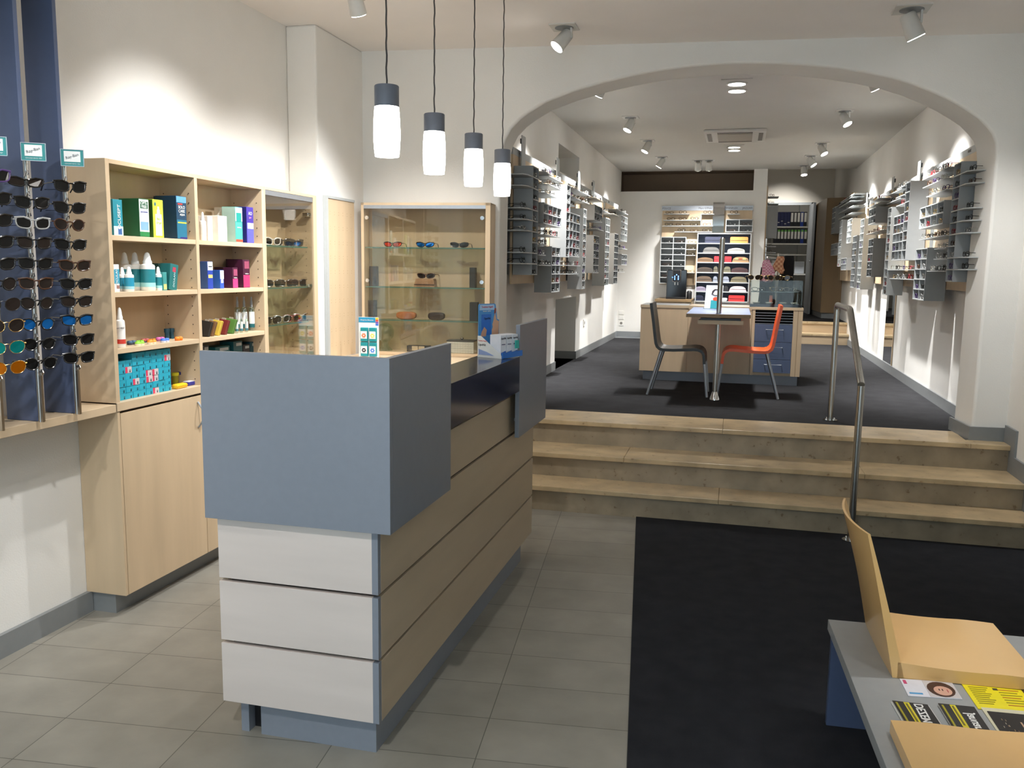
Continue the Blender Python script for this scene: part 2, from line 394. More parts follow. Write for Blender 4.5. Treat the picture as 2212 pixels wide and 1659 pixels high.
# ================================================================== STAIRS
st = thing('staircase', 'three broad beige limestone steps leading up under the arch', 'stairs', (0, 5.66, 0))
sx0, sx1 = -1.64, 1.815
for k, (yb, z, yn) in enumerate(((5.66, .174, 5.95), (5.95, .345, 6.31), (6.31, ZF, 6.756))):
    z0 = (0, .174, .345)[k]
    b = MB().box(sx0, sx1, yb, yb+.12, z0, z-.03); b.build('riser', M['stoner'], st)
    cut = [sx0] + ([-.05, ] if k != 1 else [-.71, .87]) + [sx1]
    b = MB()
    if k == 2: cut = [sx0, -.05, 1.575]; b.box(1.5755, sx1, yb-.03, 6.432, z-.032, z, bev=.003)
    for i in range(len(cut)-1): b.box(cut[i]+.0008, cut[i+1]-.0008, yb-.03, yn+.02 if k < 2 else yn, z-.032, z, bev=.003)
    b.build('tread', M['stone'], st)
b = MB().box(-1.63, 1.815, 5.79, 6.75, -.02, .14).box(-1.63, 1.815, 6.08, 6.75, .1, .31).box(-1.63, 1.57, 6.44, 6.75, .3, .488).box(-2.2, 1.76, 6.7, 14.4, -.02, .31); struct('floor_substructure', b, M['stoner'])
# rear stairs up to the office landing
st2 = thing('rear_staircase', 'two low light wooden steps at the far right end of the shop', 'stairs', (1.1, 14.4, ZF))
for k, (yb, z) in enumerate(((14.39, .692), (14.68, .862))):
    z0 = (ZF, .692)[k]
    MB().box(.41, 1.74, yb, yb+.1, z0, z-.035).build('riser', M['maple_h'], st2)
    MB().box(.41, 1.74, yb-.03, yb+.31, z-.035, z, bev=.004).build('tread', M['stone'], st2)
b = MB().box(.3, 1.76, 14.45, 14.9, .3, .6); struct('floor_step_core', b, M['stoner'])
# ================================================================== CEILING FITTINGS
def downlight(pos, label, energy, cone=140):
    pos = Vector(pos); root = thing('ceiling_downlight', label, 'spotlight', pos, 0, 'ceiling spotlights of the rear room')
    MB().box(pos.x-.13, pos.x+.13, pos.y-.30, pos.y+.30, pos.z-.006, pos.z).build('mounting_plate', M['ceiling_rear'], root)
    for dy in (-.15, .15):
        c = pos+Vector((0, dy, -.0065)); r = MB().lathe([(.09, 0), (.092, -.012), (.075, -.014), (.072, -.002)], tuple(c), 28).build('ring', M['lampwhite'], root, True)
        MB().cyl(c+Vector((0, 0, -.0035)), c+Vector((0, 0, -.010)), .0715, seg=28).build('lens', M['lens_lit'], r, True)
        l = bpy.data.lights.new('spot_bulb', 'SPOT'); l.energy = energy; l.spot_size = math.radians(cone); l.spot_blend = 1; l.shadow_soft_size = .06; l.color = (1, .99, .97)
        lo = bpy.data.objects.new('spot_bulb', l); COL.objects.link(lo); lo.location = c+Vector((0, 0, -.02))
def spot(pos, aim, label, energy=0., lit=True, double=False, group='ceiling spotlights of the rear room', size=1.0, cone=76, blend=1.0, hue=(1, .992, .978), plate=True):
    pos = Vector(pos); aim = Vector(aim)
    root = thing('ceiling_spotlight', label, 'spotlight', pos, 0, group)
    b = MB(); w = .085*size
    if double: b.box(pos.x-w*1.9, pos.x+w*1.9, pos.y-w, pos.y+w, pos.z-.008, pos.z)
    else: b.box(pos.x-w, pos.x+w, pos.y-w, pos.y+w, pos.z-.008, pos.z)
    b.build('mounting_plate', M['lampwhite'], root)
    heads = [-.08*size, .08*size] if double else [0]
    for hx in heads:
        p = pos + Vector((hx, 0, 0)); d = aim.normalized()
        MB().cyl(p+Vector((0, 0, -.004)), p+Vector((0, 0, -.012)), .06*size, seg=24).build('ring', M['base'], root, True)
        c = p + Vector((0, 0, -.075*size))
        MB().box(-.006, .006, -.012, .012, -.075*size, 0, T=Matrix.Translation(p+Vector((.048*size, 0, 0)))).build('arm', M['lampwhite'], root)
        h = MB(); a0 = c - d*.055*size; a1 = c + d*.075*size
        h.tube([a0, a0+d*.012, a1], [.030*size, .040*size, .048*size], 24); hd = h.build('lamp_head', M['lampwhite'], root, True)
        MB().cyl(a1, a1+d*.003, .043*size, seg=24).build('lens', M['lens_lit'] if lit else M['lens_off'], hd, True)
        if lit and energy:
            l = bpy.data.lights.new('spot_bulb', 'SPOT'); l.energy = energy; l.spot_size = math.radians(cone); l.spot_blend = blend
            l.shadow_soft_size = .035; l.color = hue
            lo = bpy.data.objects.new('spot_bulb', l); COL.objects.link(lo)
            lo.matrix_world = Matrix.Translation(a1+d*.012) @ d.to_track_quat('-Z', 'Y').to_matrix().to_4x4()
    return root
ER, EF = E_REAR, E_FRONT
RS = [(tuple(at(1299, 206, Z=3.14)[:2]), (-.44, .22, -.86), 1, 0, 'rear ceiling spotlight just inside the arch, over the left eyeglass wall'),
      ((-.078, 8.109), (.0, -.12, -1), 1, 1, 'twin downlight in the rear ceiling just inside the arch, midway across'),
      (tuple(at(1884.6, 192, Z=3.14)[:2]), (.44, .22, -.86), 1, 0, 'rear ceiling spotlight just inside the arch, over the right eyeglass wall'),
      ((-1.187, 9.57), (-.40, -.25, -.88), 1, 0, 'second rear spotlight from the arch, in the left row on a square plate'),
      ((.981, 9.574), (.44, -.30, -.88), 1, 0, 'second rear spotlight from the arch, in the right row on a square plate'),
      ((-1.174, 11.275), (-.42, -.2, -.88), 1, 0, 'third rear spotlight from the arch, in the left row'),
      ((.969, 11.868), (.44, -.3, -.88), 1, 0, 'third rear spotlight from the arch, in the right row'),
      ((-1.138, 12.932), (-.45, .1, -.75), 1, 0, 'last rear spotlight of the left row, before the back wall'),
      ((-.558, 13.396), (0, .55, -.8), 1, 1, 'twin spotlight turned to the back wall, seen from behind'),
      ((-.115, 12.078), (0, -.1, -1), 1, 1, 'twin downlight in the rear ceiling behind the air conditioner'),
      ((.931, 13.1), (.55, -.2, -.8), 1, 0, 'fourth spotlight of the right row, near the rear steps'),
      ((.918, 14.25), (.1, -.25, -.9), 1, 0, 'last spotlight of the right row, turned down before the rear opening')]
for (xy, aim, lit, dbl, lab) in RS:
    if 'downlight' in lab: downlight((xy[0], xy[1]+.05, ZR), lab, ER*(.45 if xy[1] < 9 else .9), 95 if xy[1] < 9 else 150); continue
    spot((xy[0], xy[1], ZR), aim, lab, ER*(.5 if dbl else 1), bool(lit), bool(dbl))
spot((-1.152, 5.70, ZC), (-.60, -.38, -.82), 'front ceiling spotlight left of the arch, turned to the left wall', EF*.9, group='ceiling spotlights of the front room')
spot((.925, 5.74, ZC), (.42, .16, -.88), 'front ceiling spotlight above the right end of the arch', EF*.42, group='ceiling spotlights of the front room', size=1.15)
spot((.80, 16.7, 3.9), (0, .60, -.8), 'added unseen office spotlight washing the wall above the office door', ER*.5, group='office lights')  # hidden spot added to make the light pool on the office wall
spot((-2.14, 4.68, ZC), (.02, .50, -.88), 'front ceiling spotlight cut by the top of the photo, turned to the showcase', EF*.55, group='ceiling spotlights of the front room')
for (x, y, aim, e, cn) in ((-1.75, 3.7, (-.62, .2, -.88), .85, 78), (-1.15, 2.4, (-.78, .15, -.72), .5, 66), (-1.45, 4.35, (-.62, .35, -.86), .75, 74), (-1.9, 1.2, (-.4, .5, -.85), .35, 80), (-1.0, .3, (-.08, .62, -.8), FILL, 80), (1.02, 2.95, (.0, .0, -1), .5, 40), (1.0, 1.6, (-.05, .2, -1), .15, 50)):  # unseen spots; those for narrow cabinet and counter end added as fill
    spot((x, y, ZC), aim, 'assumed unseen ceiling spotlight of the front room, outside the top of the photo', EF*e, group='front spotlights above the picture', cone=cn)
ac = thing('air_conditioner', 'off-white ceiling cassette air conditioner in the rear room', 'air conditioner', (-.1, 10.97, ZR))
MB().box(-.455, .255, 10.55, 11.38, ZR-.035, ZR, bev=.012).build('housing', M['lampwhite'], ac)
MB().box(-.30, .10, 10.68, 11.25, ZR-.042, ZR-.034).build('intake_grille', C((150, 144, 130)), ac)
b = MB()
for y in (10.59, 11.29): b.box(-.30, .10, y, y+.045, ZR-.040, ZR-.034)
b.box(-.42, -.37, 10.68, 11.25, ZR-.04, ZR-.034).box(.17, .22, 10.68, 11.25, ZR-.04, ZR-.034).build('air_outlet', C((96, 92, 84)), ac)
# ---------------- pendants over the counter
for k, (x, y) in enumerate(((-1.287, 3.08), (-1.312, 3.672), (-1.305, 4.236), (-1.316, 4.825))):
    p = thing('pendant_lamp', 'white glass pendant lamp with grey cap, %s of four counted from the camera' % ORD[k], 'pendant lamp', (x, y, 2.058), 0, 'pendant lamps above the counter')
    n = 40
    b = MB().tube([(x+.0012*math.sin(i*1.7), y+.0012*math.cos(i*1.3), 2.312+(ZC-2.312)*i/n) for i in range(n+1)], .0032, 6); b.build('cord', C((70, 66, 66), .8), p, True)
    MB().lathe([(.03, ZC-.03), (.05, ZC-.025), (.05, ZC)], (x, y, 0), 24).build('ceiling_rose', M['lampgrey'], p, True)
    MB().lathe([(.0455, 2.237), (.0455, 2.311), (.043, 2.314), (.004, 2.314)], (x, y, 0), 32).build('cap', M['lampgrey'], p, True)
    MB().lathe([(.038, 2.066), (.0445, 2.058), (.0475, 2.085), (.0495, 2.12), (.0498, 2.15), (.0485, 2.19), (.0465, 2.22), (.0452, 2.2375), (.04, 2.2375)], (x, y, 0), 32).build('glass_shade', M['shade'], p, True)
# ================================================================== RECEPTION COUNTER
ct = thing('reception_counter', 'maple-clad reception counter with raised grey corner screen', 'counter', (-1.39, 3.6, 0))
cx0, cx1, cy0, cy1 = -1.685, -1.093, 2.52, 4.748
zs = [.127, .348, .573, .798, 1.005]
b = MB().box(cx0+.03, cx1-.012, cy0+.03, cy1-.012, .127, 1.03); b.build('core', M['darkgap'], ct)
for k in range(4):
    z0, z1 = zs[k]+(.006 if k else 0), zs[k+1]-.006
    MB().box(cx0, cx1-.022, cy0, cy0+.022, z0, z1, bev=.001).build('end_board', M['pale'], ct)
    MB().box(cx1-.022, cx1-.0005, cy0-.0005, cy0+.022, z0, z1).build('corner_strip', M['grey'], ct)
    MB().box(cx1-.019, cx1, cy0+.022, cy1, z0, z1, bev=.001).build('side_board', M['side'], ct)
    MB().box(cx0, cx0+.019, cy0+.022, cy1, z0, z1, bev=.001).build('inner_board', M['maple_h'], ct)
b = MB().box(-1.56, -1.121, 2.557, 4.6, 0, .127); b.box(-1.64, -1.61, 2.56, 4.6, 0, .127).build('plinth', M['grey'], ct)
MB().box(-1.612, -1.56, 2.60, 2.63, 0, .127).build('plinth_gap', M['black'], ct)
b = MB().box(-1.712, -1.037, 2.49, 2.512, .797, 1.367, bev=.0012).box(-1.059, -1.037, 2.5125, 3.095, .797, 1.367, bev=.0012); b.build('corner_screen', M['grey'], ct)
b = MB().box(-1.062, -1.040, 4.19, 4.828, .794, 1.37, bev=.0012); b.build('end_screen', M['grey'], ct)
MB().box(-1.11, -1.06, 4.3, 4.33, .86, .875).build('screen_bracket', M['alu'], ct)
MB().box(-1.252, -1.040, 3.0955, 4.1895, 1.034, 1.211, bev=.0015).build('front_shelf', M['navy'], ct)
MB().box(-1.252, -1.0595, 2.513, 3.095, 1.034, 1.21).box(-1.252, -1.0625, 4.19, 4.745, 1.034, 1.21).build('shelf_return', M['navy'], ct)
MB().box(cx0, -1.2525, 2.5125, 4.745, 1.0055, 1.033).build('desk_top', M['maple'], ct)
# ================================================================== LEFT WALL UNIT
XF, XB = -2.71, -2.928
wu = thing('wall_cabinet', 'tall maple wall unit with open shelves above cupboard doors', 'cabinet', (-2.82, 3.98, 0))
b = MB().box(XB, XF, 3.303, 3.328, .975, 2.108, bev=.001).box(XB, XF, 3.306, 3.322, .10, .975); b.build('side_panel', M['maple'], wu)
MB().box(XB, XF, 3.328, 4.63, 2.088, 2.108, bev=.001).build('top_board', M['maple'], wu)
MB().box(XB, XF, 3.9495, 3.9745, 1.018, 2.088, bev=.001).build('divider', M['maple'], wu)
MB().box(XB, XF, 4.600, 4.630, .10, 2.088, bev=.001).build('divider', M['maple'], wu)
MB().box(XB, XB+.012, 3.328, 4.60, 1.018, 2.088).build('back_panel', M['maple_inner'], wu)
for (y0, y1) in ((3.329, 3.949), (3.975, 4.599)):
    for z in (1.775, 1.520, 1.263): MB().box(XB+.013, XF-.002, y0, y1, z-.023, z, bev=.001).build('shelf', M['maple_h'], wu)
MB().box(XB, XF+.004, 3.303, 4.600, .978, 1.018, bev=.0015).build('base_board', M['maple_h'], wu)
b = MB()
for y in (3.9486, 4.5992):
    for z in [1.05+.048*i for i in range(21)]:
        for x in (XF-.035, XB+.035): b.cyl((x, y, z), (x, y-.0006, z), .0032, seg=8)
b.build('shelf_pin_holes', C((60, 46, 34)), wu)
for (y0, y1) in ((3.327, 3.957), (3.962, 4.598)):
    d = MB().box(XF-.020, XF, y0, y1, .10, .966, bev=.001).build('door', M['maple'], wu)
    h = [(XF+.002, y1-.045 if y0 < 3.5 else y0+.045, .80), (XF+.022, y1-.04 if y0 < 3.5 else y0+.04, .83), (XF+.032, y1-.036 if y0 < 3.5 else y0+.036, .865), (XF+.022, y1-.04 if y0 < 3.5 else y0+.04, .90), (XF+.002, y1-.045 if y0 < 3.5 else y0+.045, .935)]
    MB().tube(h, .005, 8).build('handle', M['alu'], d, True)
b = MB().box(XB, -2.784, 3.324, 4.6, 0, .10); b.build('plinth', M['base'], wu)
# glass cabinet at the end of the wall unit
gc = thing('display_cabinet', 'narrow glass-fronted maple cabinet on left wall holding three shelves of sunglasses', 'display cabinet', (-2.82, 4.95, 0))
b = MB().box(XB, XF, 4.631, 4.640, .10, 2.108).box(XB, XF, 5.236, 5.284, .10, 2.108, bev=.001); b.build('side_panel', M['maple'], gc)
b = MB().box(XB, XF, 4.64, 5.236, 2.092, 2.108).box(XB, XF, 4.64, 5.236, .10, .95); b.build('carcass', M['maple'], gc)
MB().box(XB, XB+.012, 4.64, 5.236, .95, 2.092).build('back_panel', M['maple_inner'], gc)
MB().box(XF-.012, XF-.002, 4.642, 5.234, 2.062, 2.091).build('top_rail', M['alu'], gc)
for z in (1.772, 1.515, 1.288):
    s = MB().box(XB+.014, XF-.03, 4.642, 5.205, z-.008, z-.0002).build('glass_shelf', M['gshelf'], gc)
    MB().box(XF-.0302, XF-.0290, 4.642, 5.205, z-.0085, z).build('edge', M['gedge'], s)
for z in (1.05, 1.52, 1.98): MB().box(XF-.055, XF-.014, 5.19, 5.234, z-.012, z+.012, bev=.003).cyl((XF-.014, 5.2, z), (XF-.006, 5.2, z), .013, seg=16).build('hinge', M['chrome'], gc)
b = MB()
for z in [1.02+.045*i for i in range(23)]:
    for x in (XF-.055, XB+.05): b.cyl((x, 5.2356, z), (x, 5.235, z), .003, seg=8)
b.build('shelf_pin_holes', C((60, 46, 34)), gc)
MB().box(XF-.012, XF-.007, 4.643, 5.232, .97, 2.06).build('glass_door', M['caseglass'], gc)
# rack board, blue fins
rb = thing('rack_shelf', 'maple shelf board on left wall carrying the sunglass racks', 'shelf', (-2.82, 2.2, .98))
MB().box(XB, XF, .3, 3.3, .976, 1.012, bev=.0015).build('board', M['maple_h'], rb)
MB().box(XB, XB+.02, .3, 3.3, .93, .976).build('batten', M['maple_h'], rb)
# pegboard on the pilaster and corner showcase
pb = thing('pegboard_panel', 'perforated maple panel in grey frame beside the wide showcase', 'panel', (-2.70, 5.65, 1.03))
MB().box(-2.714, -2.696, 5.415, 5.835, 1.0, 2.105).build('board', M['maple'], pb)
b = MB().box(-2.714, -2.69, 5.385, 5.415, 1.0, 2.122).box(-2.714, -2.69, 5.415, 5.835, 2.105, 2.122).box(-2.714, -2.69, 5.415, 5.835, 1.0, 1.012); b.build('frame', M['greyl'], pb)
b = MB()
for i in range(6):
    for z in [1.10+.10*k for k in range(10)]:
        for dz in (0, .018): b.cyl((-2.6955, 5.45+.066*i, z+dz), (-2.695, 5.45+.066*i, z+dz), .0026, seg=6)
b.build('peg_holes', C((176, 150, 112)), pb)
sw = thing('showcase', 'wide glass-fronted maple showcase on the arch wall behind the counter', 'showcase', tuple(aw(.5, .1, 1.0)))
TM = Matrix(((AD.x, AN.x, 0, AP.x), (AD.y, AN.y, 0, AP.y), (0, 0, 1, 0), (0, 0, 0, 1)))
u0, u1, dp = .035, .985, .20
b = MB().box(u0, u0+.02, -dp, 0, 1.012, 2.106, T=TM).box(u1-.035, u1, -dp, 0, 1.012, 2.106, T=TM, bev=.001).box(u0, u1, -dp, 0, 2.088, 2.106, T=TM).box(u0, u1, -dp-.01, 0, 1.012, 1.034, T=TM); b.build('carcass', M['maple'], sw)
MB().box(u0+.02, u1-.035, -.012, 0, 1.034, 2.088, T=TM).build('back_panel', M['maple_inner'], sw)
MB().box(u0+.02, u1-.035, -dp, -dp+.012, 2.064, 2.088, T=TM).build('top_rail', M['alu'], sw)
for z in (1.792, 1.508, 1.268):
    s = MB().box(u0+.024, u1-.04, -dp+.02, -.014, z-.008, z-.0002, T=TM).build('glass_shelf', M['gshelf'], sw)
    MB().box(u0+.024, u1-.04, -dp+.0185, -dp+.02, z-.0085, z, T=TM).build('edge', M['gedge'], s)
for (a0, a1) in ((u0+.022, (u0+u1)/2-.01), ((u0+u1)/2-.007, u1-.037)):
    g = MB().box(a0, a1, -dp+.004, -dp+.009, 1.036, 2.062, T=TM).build('glass_door', M['caseglass'], sw)
    for z in (1.55, 2.0):
        uu = a0+.022 if a0 < .3 else a1-.022
        q = TM @ Vector((uu, -dp+.004, z)); MB().cyl(q, q-AN*.008, .014, seg=20).build('door_knob', M['chrome'], g, True)
wt = thing('back_worktop', 'maple worktop and cupboard below the wide showcase', 'worktop', (-2.2, 5.6, 0))
b = MB().prism([(-2.69, 5.36, .985), (-1.75, 5.36, .985), tuple(aw(.99, .002, .985)), tuple(aw(.012, .002, .985))], (0, 0, .025)); b.build('top', M['maple_h'], wt)
b = MB().prism([(-2.69, 5.40, .1), (-1.80, 5.40, .1), tuple(aw(.95, .03, .1)), tuple(aw(.02, .03, .1))], (0, 0, .885)); b.build('cupboard', M['maple'], wt)
# ================================================================== SUNGLASSES
def outline(cx, a, b, n=2.7, k=18, droop=0.):
    r = []
    for i in range(k):
        t = 2*math.pi*i/k; c, s = math.cos(t), math.sin(t)
        x = a*math.copysign(abs(c)**(2/n), c); z = b*math.copysign(abs(s)**(2/n), s)
        if s < 0: x *= (1-.14*abs(s))
        z += droop*x*(1 if cx > 0 else -1)
        r.append((cx+x, z))
    return r
def yw(x): return 1.7*x*x
PROTO = {}
def place_glasses(kind, m, label, group, cat='sunglasses'):
    """kind = (style, frame, lens); the first of a kind is built, the others are copies"""
    if kind in PROTO: return dup(PROTO[kind], m, label, group)
    style, fr, ln = kind
    a, b, n = {'way': (.027, .021, 3.2), 'round': (.025, .0225, 2.1), 'avi': (.028, .0235, 2.3), 'sport': (.031, .0165, 2.6)}[style]
    root = thing('sunglasses', label, cat, group=group, basis=Matrix.Identity(4))
    z0 = b + .004; fb = MB(); rt = .0029 if style != 'avi' else .0013
    for s in (-1, 1):
        ol = outline(s*.0345, a, b, n, droop=.10)
        fb.tube([(x, yw(x), z+z0) for x, z in ol], rt, 6, closed=True)
    fb.tube([(-.0345+a*.8, yw(.012), z0+b*.45), (0, -.001, z0+b*.55), (.0345-a*.8, yw(.012), z0+b*.45)], rt*1.1, 6)
    if style in ('way', 'sport'):
        for s in (-1, 1): fb.tube([(s*.012, yw(.01), z0+b*.62), (s*.0345, yw(.0345)-.001, z0+b*1.02), (s*.066, yw(.064), z0+b*.86)], rt*1.3, 6)
    fb.build('frame', M[fr], root, True)
    for s in (-1, 1):
        ol = outline(s*.0345, a, b, n, droop=.10)
        lb = MB().prism([(x, yw(x)-.0008, z+z0) for x, z in ol], (0, .0016, 0)); lb.build('lens', M[ln], root)
    for s in (-1, 1):
        xx = .0345 + a + .002; zt = z0 + b*.55
        MB().tube([(s*(xx-.004), yw(xx), zt), (s*(xx+.003), yw(xx)+.004, zt), (s*(xx+.002), .05, zt), (s*(xx-.001), .095, zt-.002), (s*(xx-.003), .115, zt-.010), (s*(xx-.005), .133, zt-.026)], [.0028, .003, .0022, .0024, .003, .0028], 6).build('temple', M[fr], root, True)
    PROTO[kind] = root
    root.matrix_world = m; WM[root.name] = m.copy()
    return root
def face(p, d, tilt=0.):
    """matrix that stands glasses at p looking along d"""
    th = math.atan2(d[0], -d[1])
    return Matrix.Translation(Vector(p)) @ Matrix.Rotation(th, 4, 'Z') @ Matrix.Rotation(tilt, 4, 'X')
RODG = {2: [('way', 'fr_black', 'lens_dark'), ('way', 'fr_black', 'lens_dark'), ('round', 'fr_brown', 'lens_brown'), ('way', 'fr_black', 'lens_dark'), ('way', 'fr_brown', 'lens_brown'), ('way', 'fr_black', 'lens_dark'), ('way', 'fr_black', 'lens_brown'), ('way', 'fr_black', 'lens_blue'), ('way', 'fr_black', 'lens_dark'), ('way', 'fr_black', 'lens_dark')],
        1: [('sport', 'fr_black', 'lens_brown'), ('way', 'fr_black', 'lens_dark'), ('way', 'fr_clear', 'lens_dark'), ('way', 'fr_black', 'lens_brown'), ('way', 'fr_black', 'lens_dark'), ('way', 'fr_brown', 'lens_brown'), ('round', 'fr_black', 'lens_brown'), ('round', 'fr_black', 'lens_blue'), ('round', 'fr_black', 'lens_dark'), ('round', 'fr_black', 'lens_dark')],
        0: [('way', 'fr_violet', 'lens_dark'), ('way', 'fr_black', 'lens_dark'), ('way', 'fr_black', 'lens_dark'), ('way', 'fr_black', 'lens_dark'), ('way', 'fr_black', 'lens_dark'), ('round', 'fr_black', 'lens_brown'), ('avi', 'fr_black', 'lens_brown'), ('avi', 'fr_gold', 'lens_brown'), ('avi', 'fr_gold', 'lens_teal'), ('avi', 'fr_gold', 'lens_orange')]}
GPX = {2: [(149, 403), (148, 449), (147, 487), (150, 529), (159, 574), (162, 614), (163, 652), (164, 692), (167, 734), (168, 773)],
       1: [(52, 391), (66, 438), (68, 482), (71, 525), (74, 570), (75, 613), (77, 657), (79, 702), (82, 745), (85, 787)],
       0: [(-22, 378), (-20, 428), (-17, 475), (-14, 522), (-10, 570), (-6, 615), (2, 660), (10, 706), (12, 753), (14, 797)]}
RODY = {2: 3.04, 1: 2.84, 0: 2.64}
RNAME = {2: 'right-hand rack by the cupboard', 1: 'middle rack', 0: 'left rack cut by the photo edge'}
RLAB = {'lens_dark': 'black', 'lens_brown': 'brown-tinted', 'lens_blue': 'blue mirrored', 'lens_teal': 'teal mirrored', 'lens_orange': 'orange mirrored'}
for r in (2, 1, 0):
    y = RODY[r]
    fin = MB().box(-2.857, -2.708, y, y+.02, 1.013, 3.19, bev=.001); single('blue_fin', fin, M['blue'], 'tall blue board standing behind the %s of sunglasses' % RNAME[r], 'board', 'blue boards on the left wall')
    rk = thing('sunglasses_rack', 'steel rod with ten hooks and teal sign, %s' % RNAME[r], 'rack', (-2.69, y, 1.012), 0, 'sunglasses racks on the left wall')
    top = at(150 if r == 2 else 70, 352 if r == 2 else 338, Y=y).z
    rx, ry = -2.688, y - .004
    b = MB().tube([(rx, ry, 1.0125), (rx, ry, top)], .0085, 12).box(rx+.004, rx+.016, ry-.006, ry+.006, 1.0125, 1.20).build('rod', M['steel'], rk, True)
    MB().lathe([(.001, -.013), (.009, -.010), (.013, 0), (.009, .010), (.001, .013)], (rx+.026, ry-.012, 1.215), 14).build('ball_knob', M['chrome'], rk, True)
    for i, (px, py) in enumerate(GPX[r]):
        c = at(px, py, Y=y-.055); hz = c.z + .022
        hb = MB(); hb.tube([(rx, ry-.008, hz), (rx+.02, ry-.02, hz+.018), (rx+.035, ry-.03, hz+.020), (rx+.042, ry-.034, hz+.006)], .0032, 6)
        hb.tube([(rx, ry, hz-.028), (rx-.075, ry-.03, hz-.03)], .0016, 5); hb.build('hook', M['chrome'], rk, True)
        g = RODG[r][i]
        place_glasses(g, face((c.x+.005, y-.05, c.z-.024), (.92, -.40)), '%s sunglasses, %s from top of the %s' % (RLAB[g[2]], ORD[i], RNAME[r]), 'sunglasses on the wall racks')
    sp = at(156 if r == 2 else (72 if r == 1 else -14), 341 if r == 2 else (328 if r == 1 else 315), Y=y-.02)
    d = Vector((.55, -.83, 0)).normalized(); xd = Vector((.83, .55, 0)).normalized()
    B3 = Matrix(((xd.x, 0, d.x, sp.x), (xd.y, 0, d.y, sp.y), (0, 1, 0, sp.z), (0, 0, 0, 1)))
    sg = MB().box(-.043, .043, -.034, .034, -.006, 0, T=B3).build('sign_plate', C((40, 128, 128)), rk)
    MB().box(-.043, .043, .032, .034, 0, .002, T=B3).box(-.043, .043, -.034, -.032, 0, .002, T=B3).box(.041, .043, -.034, .034, 0, .002, T=B3).box(-.043, -.041, -.034, .034, 0, .002, T=B3).build('sign_rim', M['alu'], sg)
    MB().box(-.030, .030, -.016, .026, 0, .0012, T=B3).build('sign_card', C((222, 224, 220)), sg)
    t = text('Ray-Ban', .0155, B3 @ Vector((0, .006, .0018)), xd*.94+Vector((0, 0, .34)), Vector((0, 0, .94))-xd*.34, C((60, 70, 80)), sg)
    text('GENUINE SINCE 1937', .006, B3 @ Vector((0, -.024, .0008)), xd, (0, 0, 1), C((200, 220, 220)), sg)
# sunglasses in the narrow glass cabinet (on its three shelves)
for z, row in ((1.772, [(590, 'fr_white', 'lens_dark', 'white-framed'), (612, 'fr_black', 'lens_dark', 'glossy black'), (640, 'fr_black', 'lens_dark', 'broad black')]),
               (1.515, [(592, 'fr_black', 'lens_dark', 'black'), (618, 'fr_black', 'lens_brown', 'smoke-tinted black'), (646, 'fr_black', 'lens_dark', 'slim black')]),
               (1.288, [(588, 'fr_black', 'lens_brown', 'dark brown-lensed'), (610, 'fr_clear', 'lens_brown', 'clear-framed'), (632, 'fr_red', 'lens_brown', 'reddish'), (652, 'fr_clear', 'lens_dark', 'smoky clear')])):
    for i, (px, fr, ln, w) in enumerate(row):
        p = at(px, 520 if z > 1.7 else (615 if z > 1.4 else 695), X=-2.775 - .012*(i % 2))
        place_glasses(('way', fr, ln), face((p.x, p.y, z), (.94, -.34)), '%s sunglasses on %s glass shelf of narrow cabinet, %s from left' % (w, 'top' if z > 1.7 else ('middle' if z > 1.4 else 'bottom'), ORD[i]), 'sunglasses in the narrow glass cabinet')
# wide showcase contents
def sc(px, py, w, z): # point above a shelf of the wide showcase, w metres out of the wall
    p0 = AP - AN*w; d = RT*((px-W/2)/F) - UP*((py-H/2)/F) + FW
    p = CAM + d*((p0-CAM).dot(AN)/d.dot(AN)); p.z = z; return p
for px, ln, fr, w in ((848, 'lens_red', 'fr_black', 'red mirrored'), (918, 'lens_blue', 'fr_black', 'blue mirrored'), (992, 'lens_dark', 'fr_black', 'grey-lensed')):
    place_glasses(('sport', fr, ln), face(sc(px, 540, .15, 1.792), (.05, -1)), '%s sports sunglasses on the top glass shelf of the wide showcase' % w, 'sunglasses in the wide showcase')
def glasses_case(pos, xd, w, h, d, m, label, group, shape='soft', name='glasses_case', closed_line=True):
    xd = Vector(xd).normalized(); yd = Vector((0, 0, 1)).cross(xd)
    T = Matrix(((xd.x, yd.x, 0, pos[0]), (xd.y, yd.y, 0, pos[1]), (0, 0, 1, pos[2]), (0, 0, 0, 1)))
    root = thing(name, label, 'glasses case', group=group, basis=T)
    n = 20; pr = []
    for i in range(n+1):
        t = -1+2*i/n
        if shape == 'soft': zt = h*(1-abs(t)**3.2)**.45
        elif shape == 'box': zt = h*(1 if abs(t) < .999 else .9)
        else: zt = h*(.55+.45*math.cos(t*1.35))*(1 if abs(t) < .99 else .7)
        pr.append((t*w/2, zt))
    b = MB()
    if shape == 'pill':
        ol = outline(0, w/2, h/2, 3.4, 28)
        for sc_, y in ((.86, -d*.5), (1, -d*.3), (1, d*.3)): pass
        rings = [[b.b.verts.new(T @ Vector((x*s, y, z*s+h/2))) for x, z in ol] for s, y in ((.84, -d*.5), (.97, -d*.4), (1, -d*.2), (1, d*.2), (.97, d*.4), (.84, d*.5))]
        for A, B in zip(rings, rings[1:]):
            for k in range(len(ol)): b._f([A[k], A[(k+1) % len(ol)], B[(k+1) % len(ol)], B[k]])
        b._f(rings[0][::-1]); b._f(rings[-1])
    else:
        pts = [T @ Vector((x, -d/2, max(z, .004))) for x, z in pr] + [T @ Vector((w/2, -d/2, 0)), T @ Vector((-w/2, -d/2, 0))]
        b.prism(pts, T.to_3x3() @ Vector((0, d, 0)))
    b.build('shell', m, root, True)
    if closed_line and shape != 'pill':
        MB().box(-w*.47, w*.47, -d/2-.0012, -d/2+.001, h*.40, h*.46, T=T).build('seam', M['black'], root)
    return root
adx = tuple(AD)
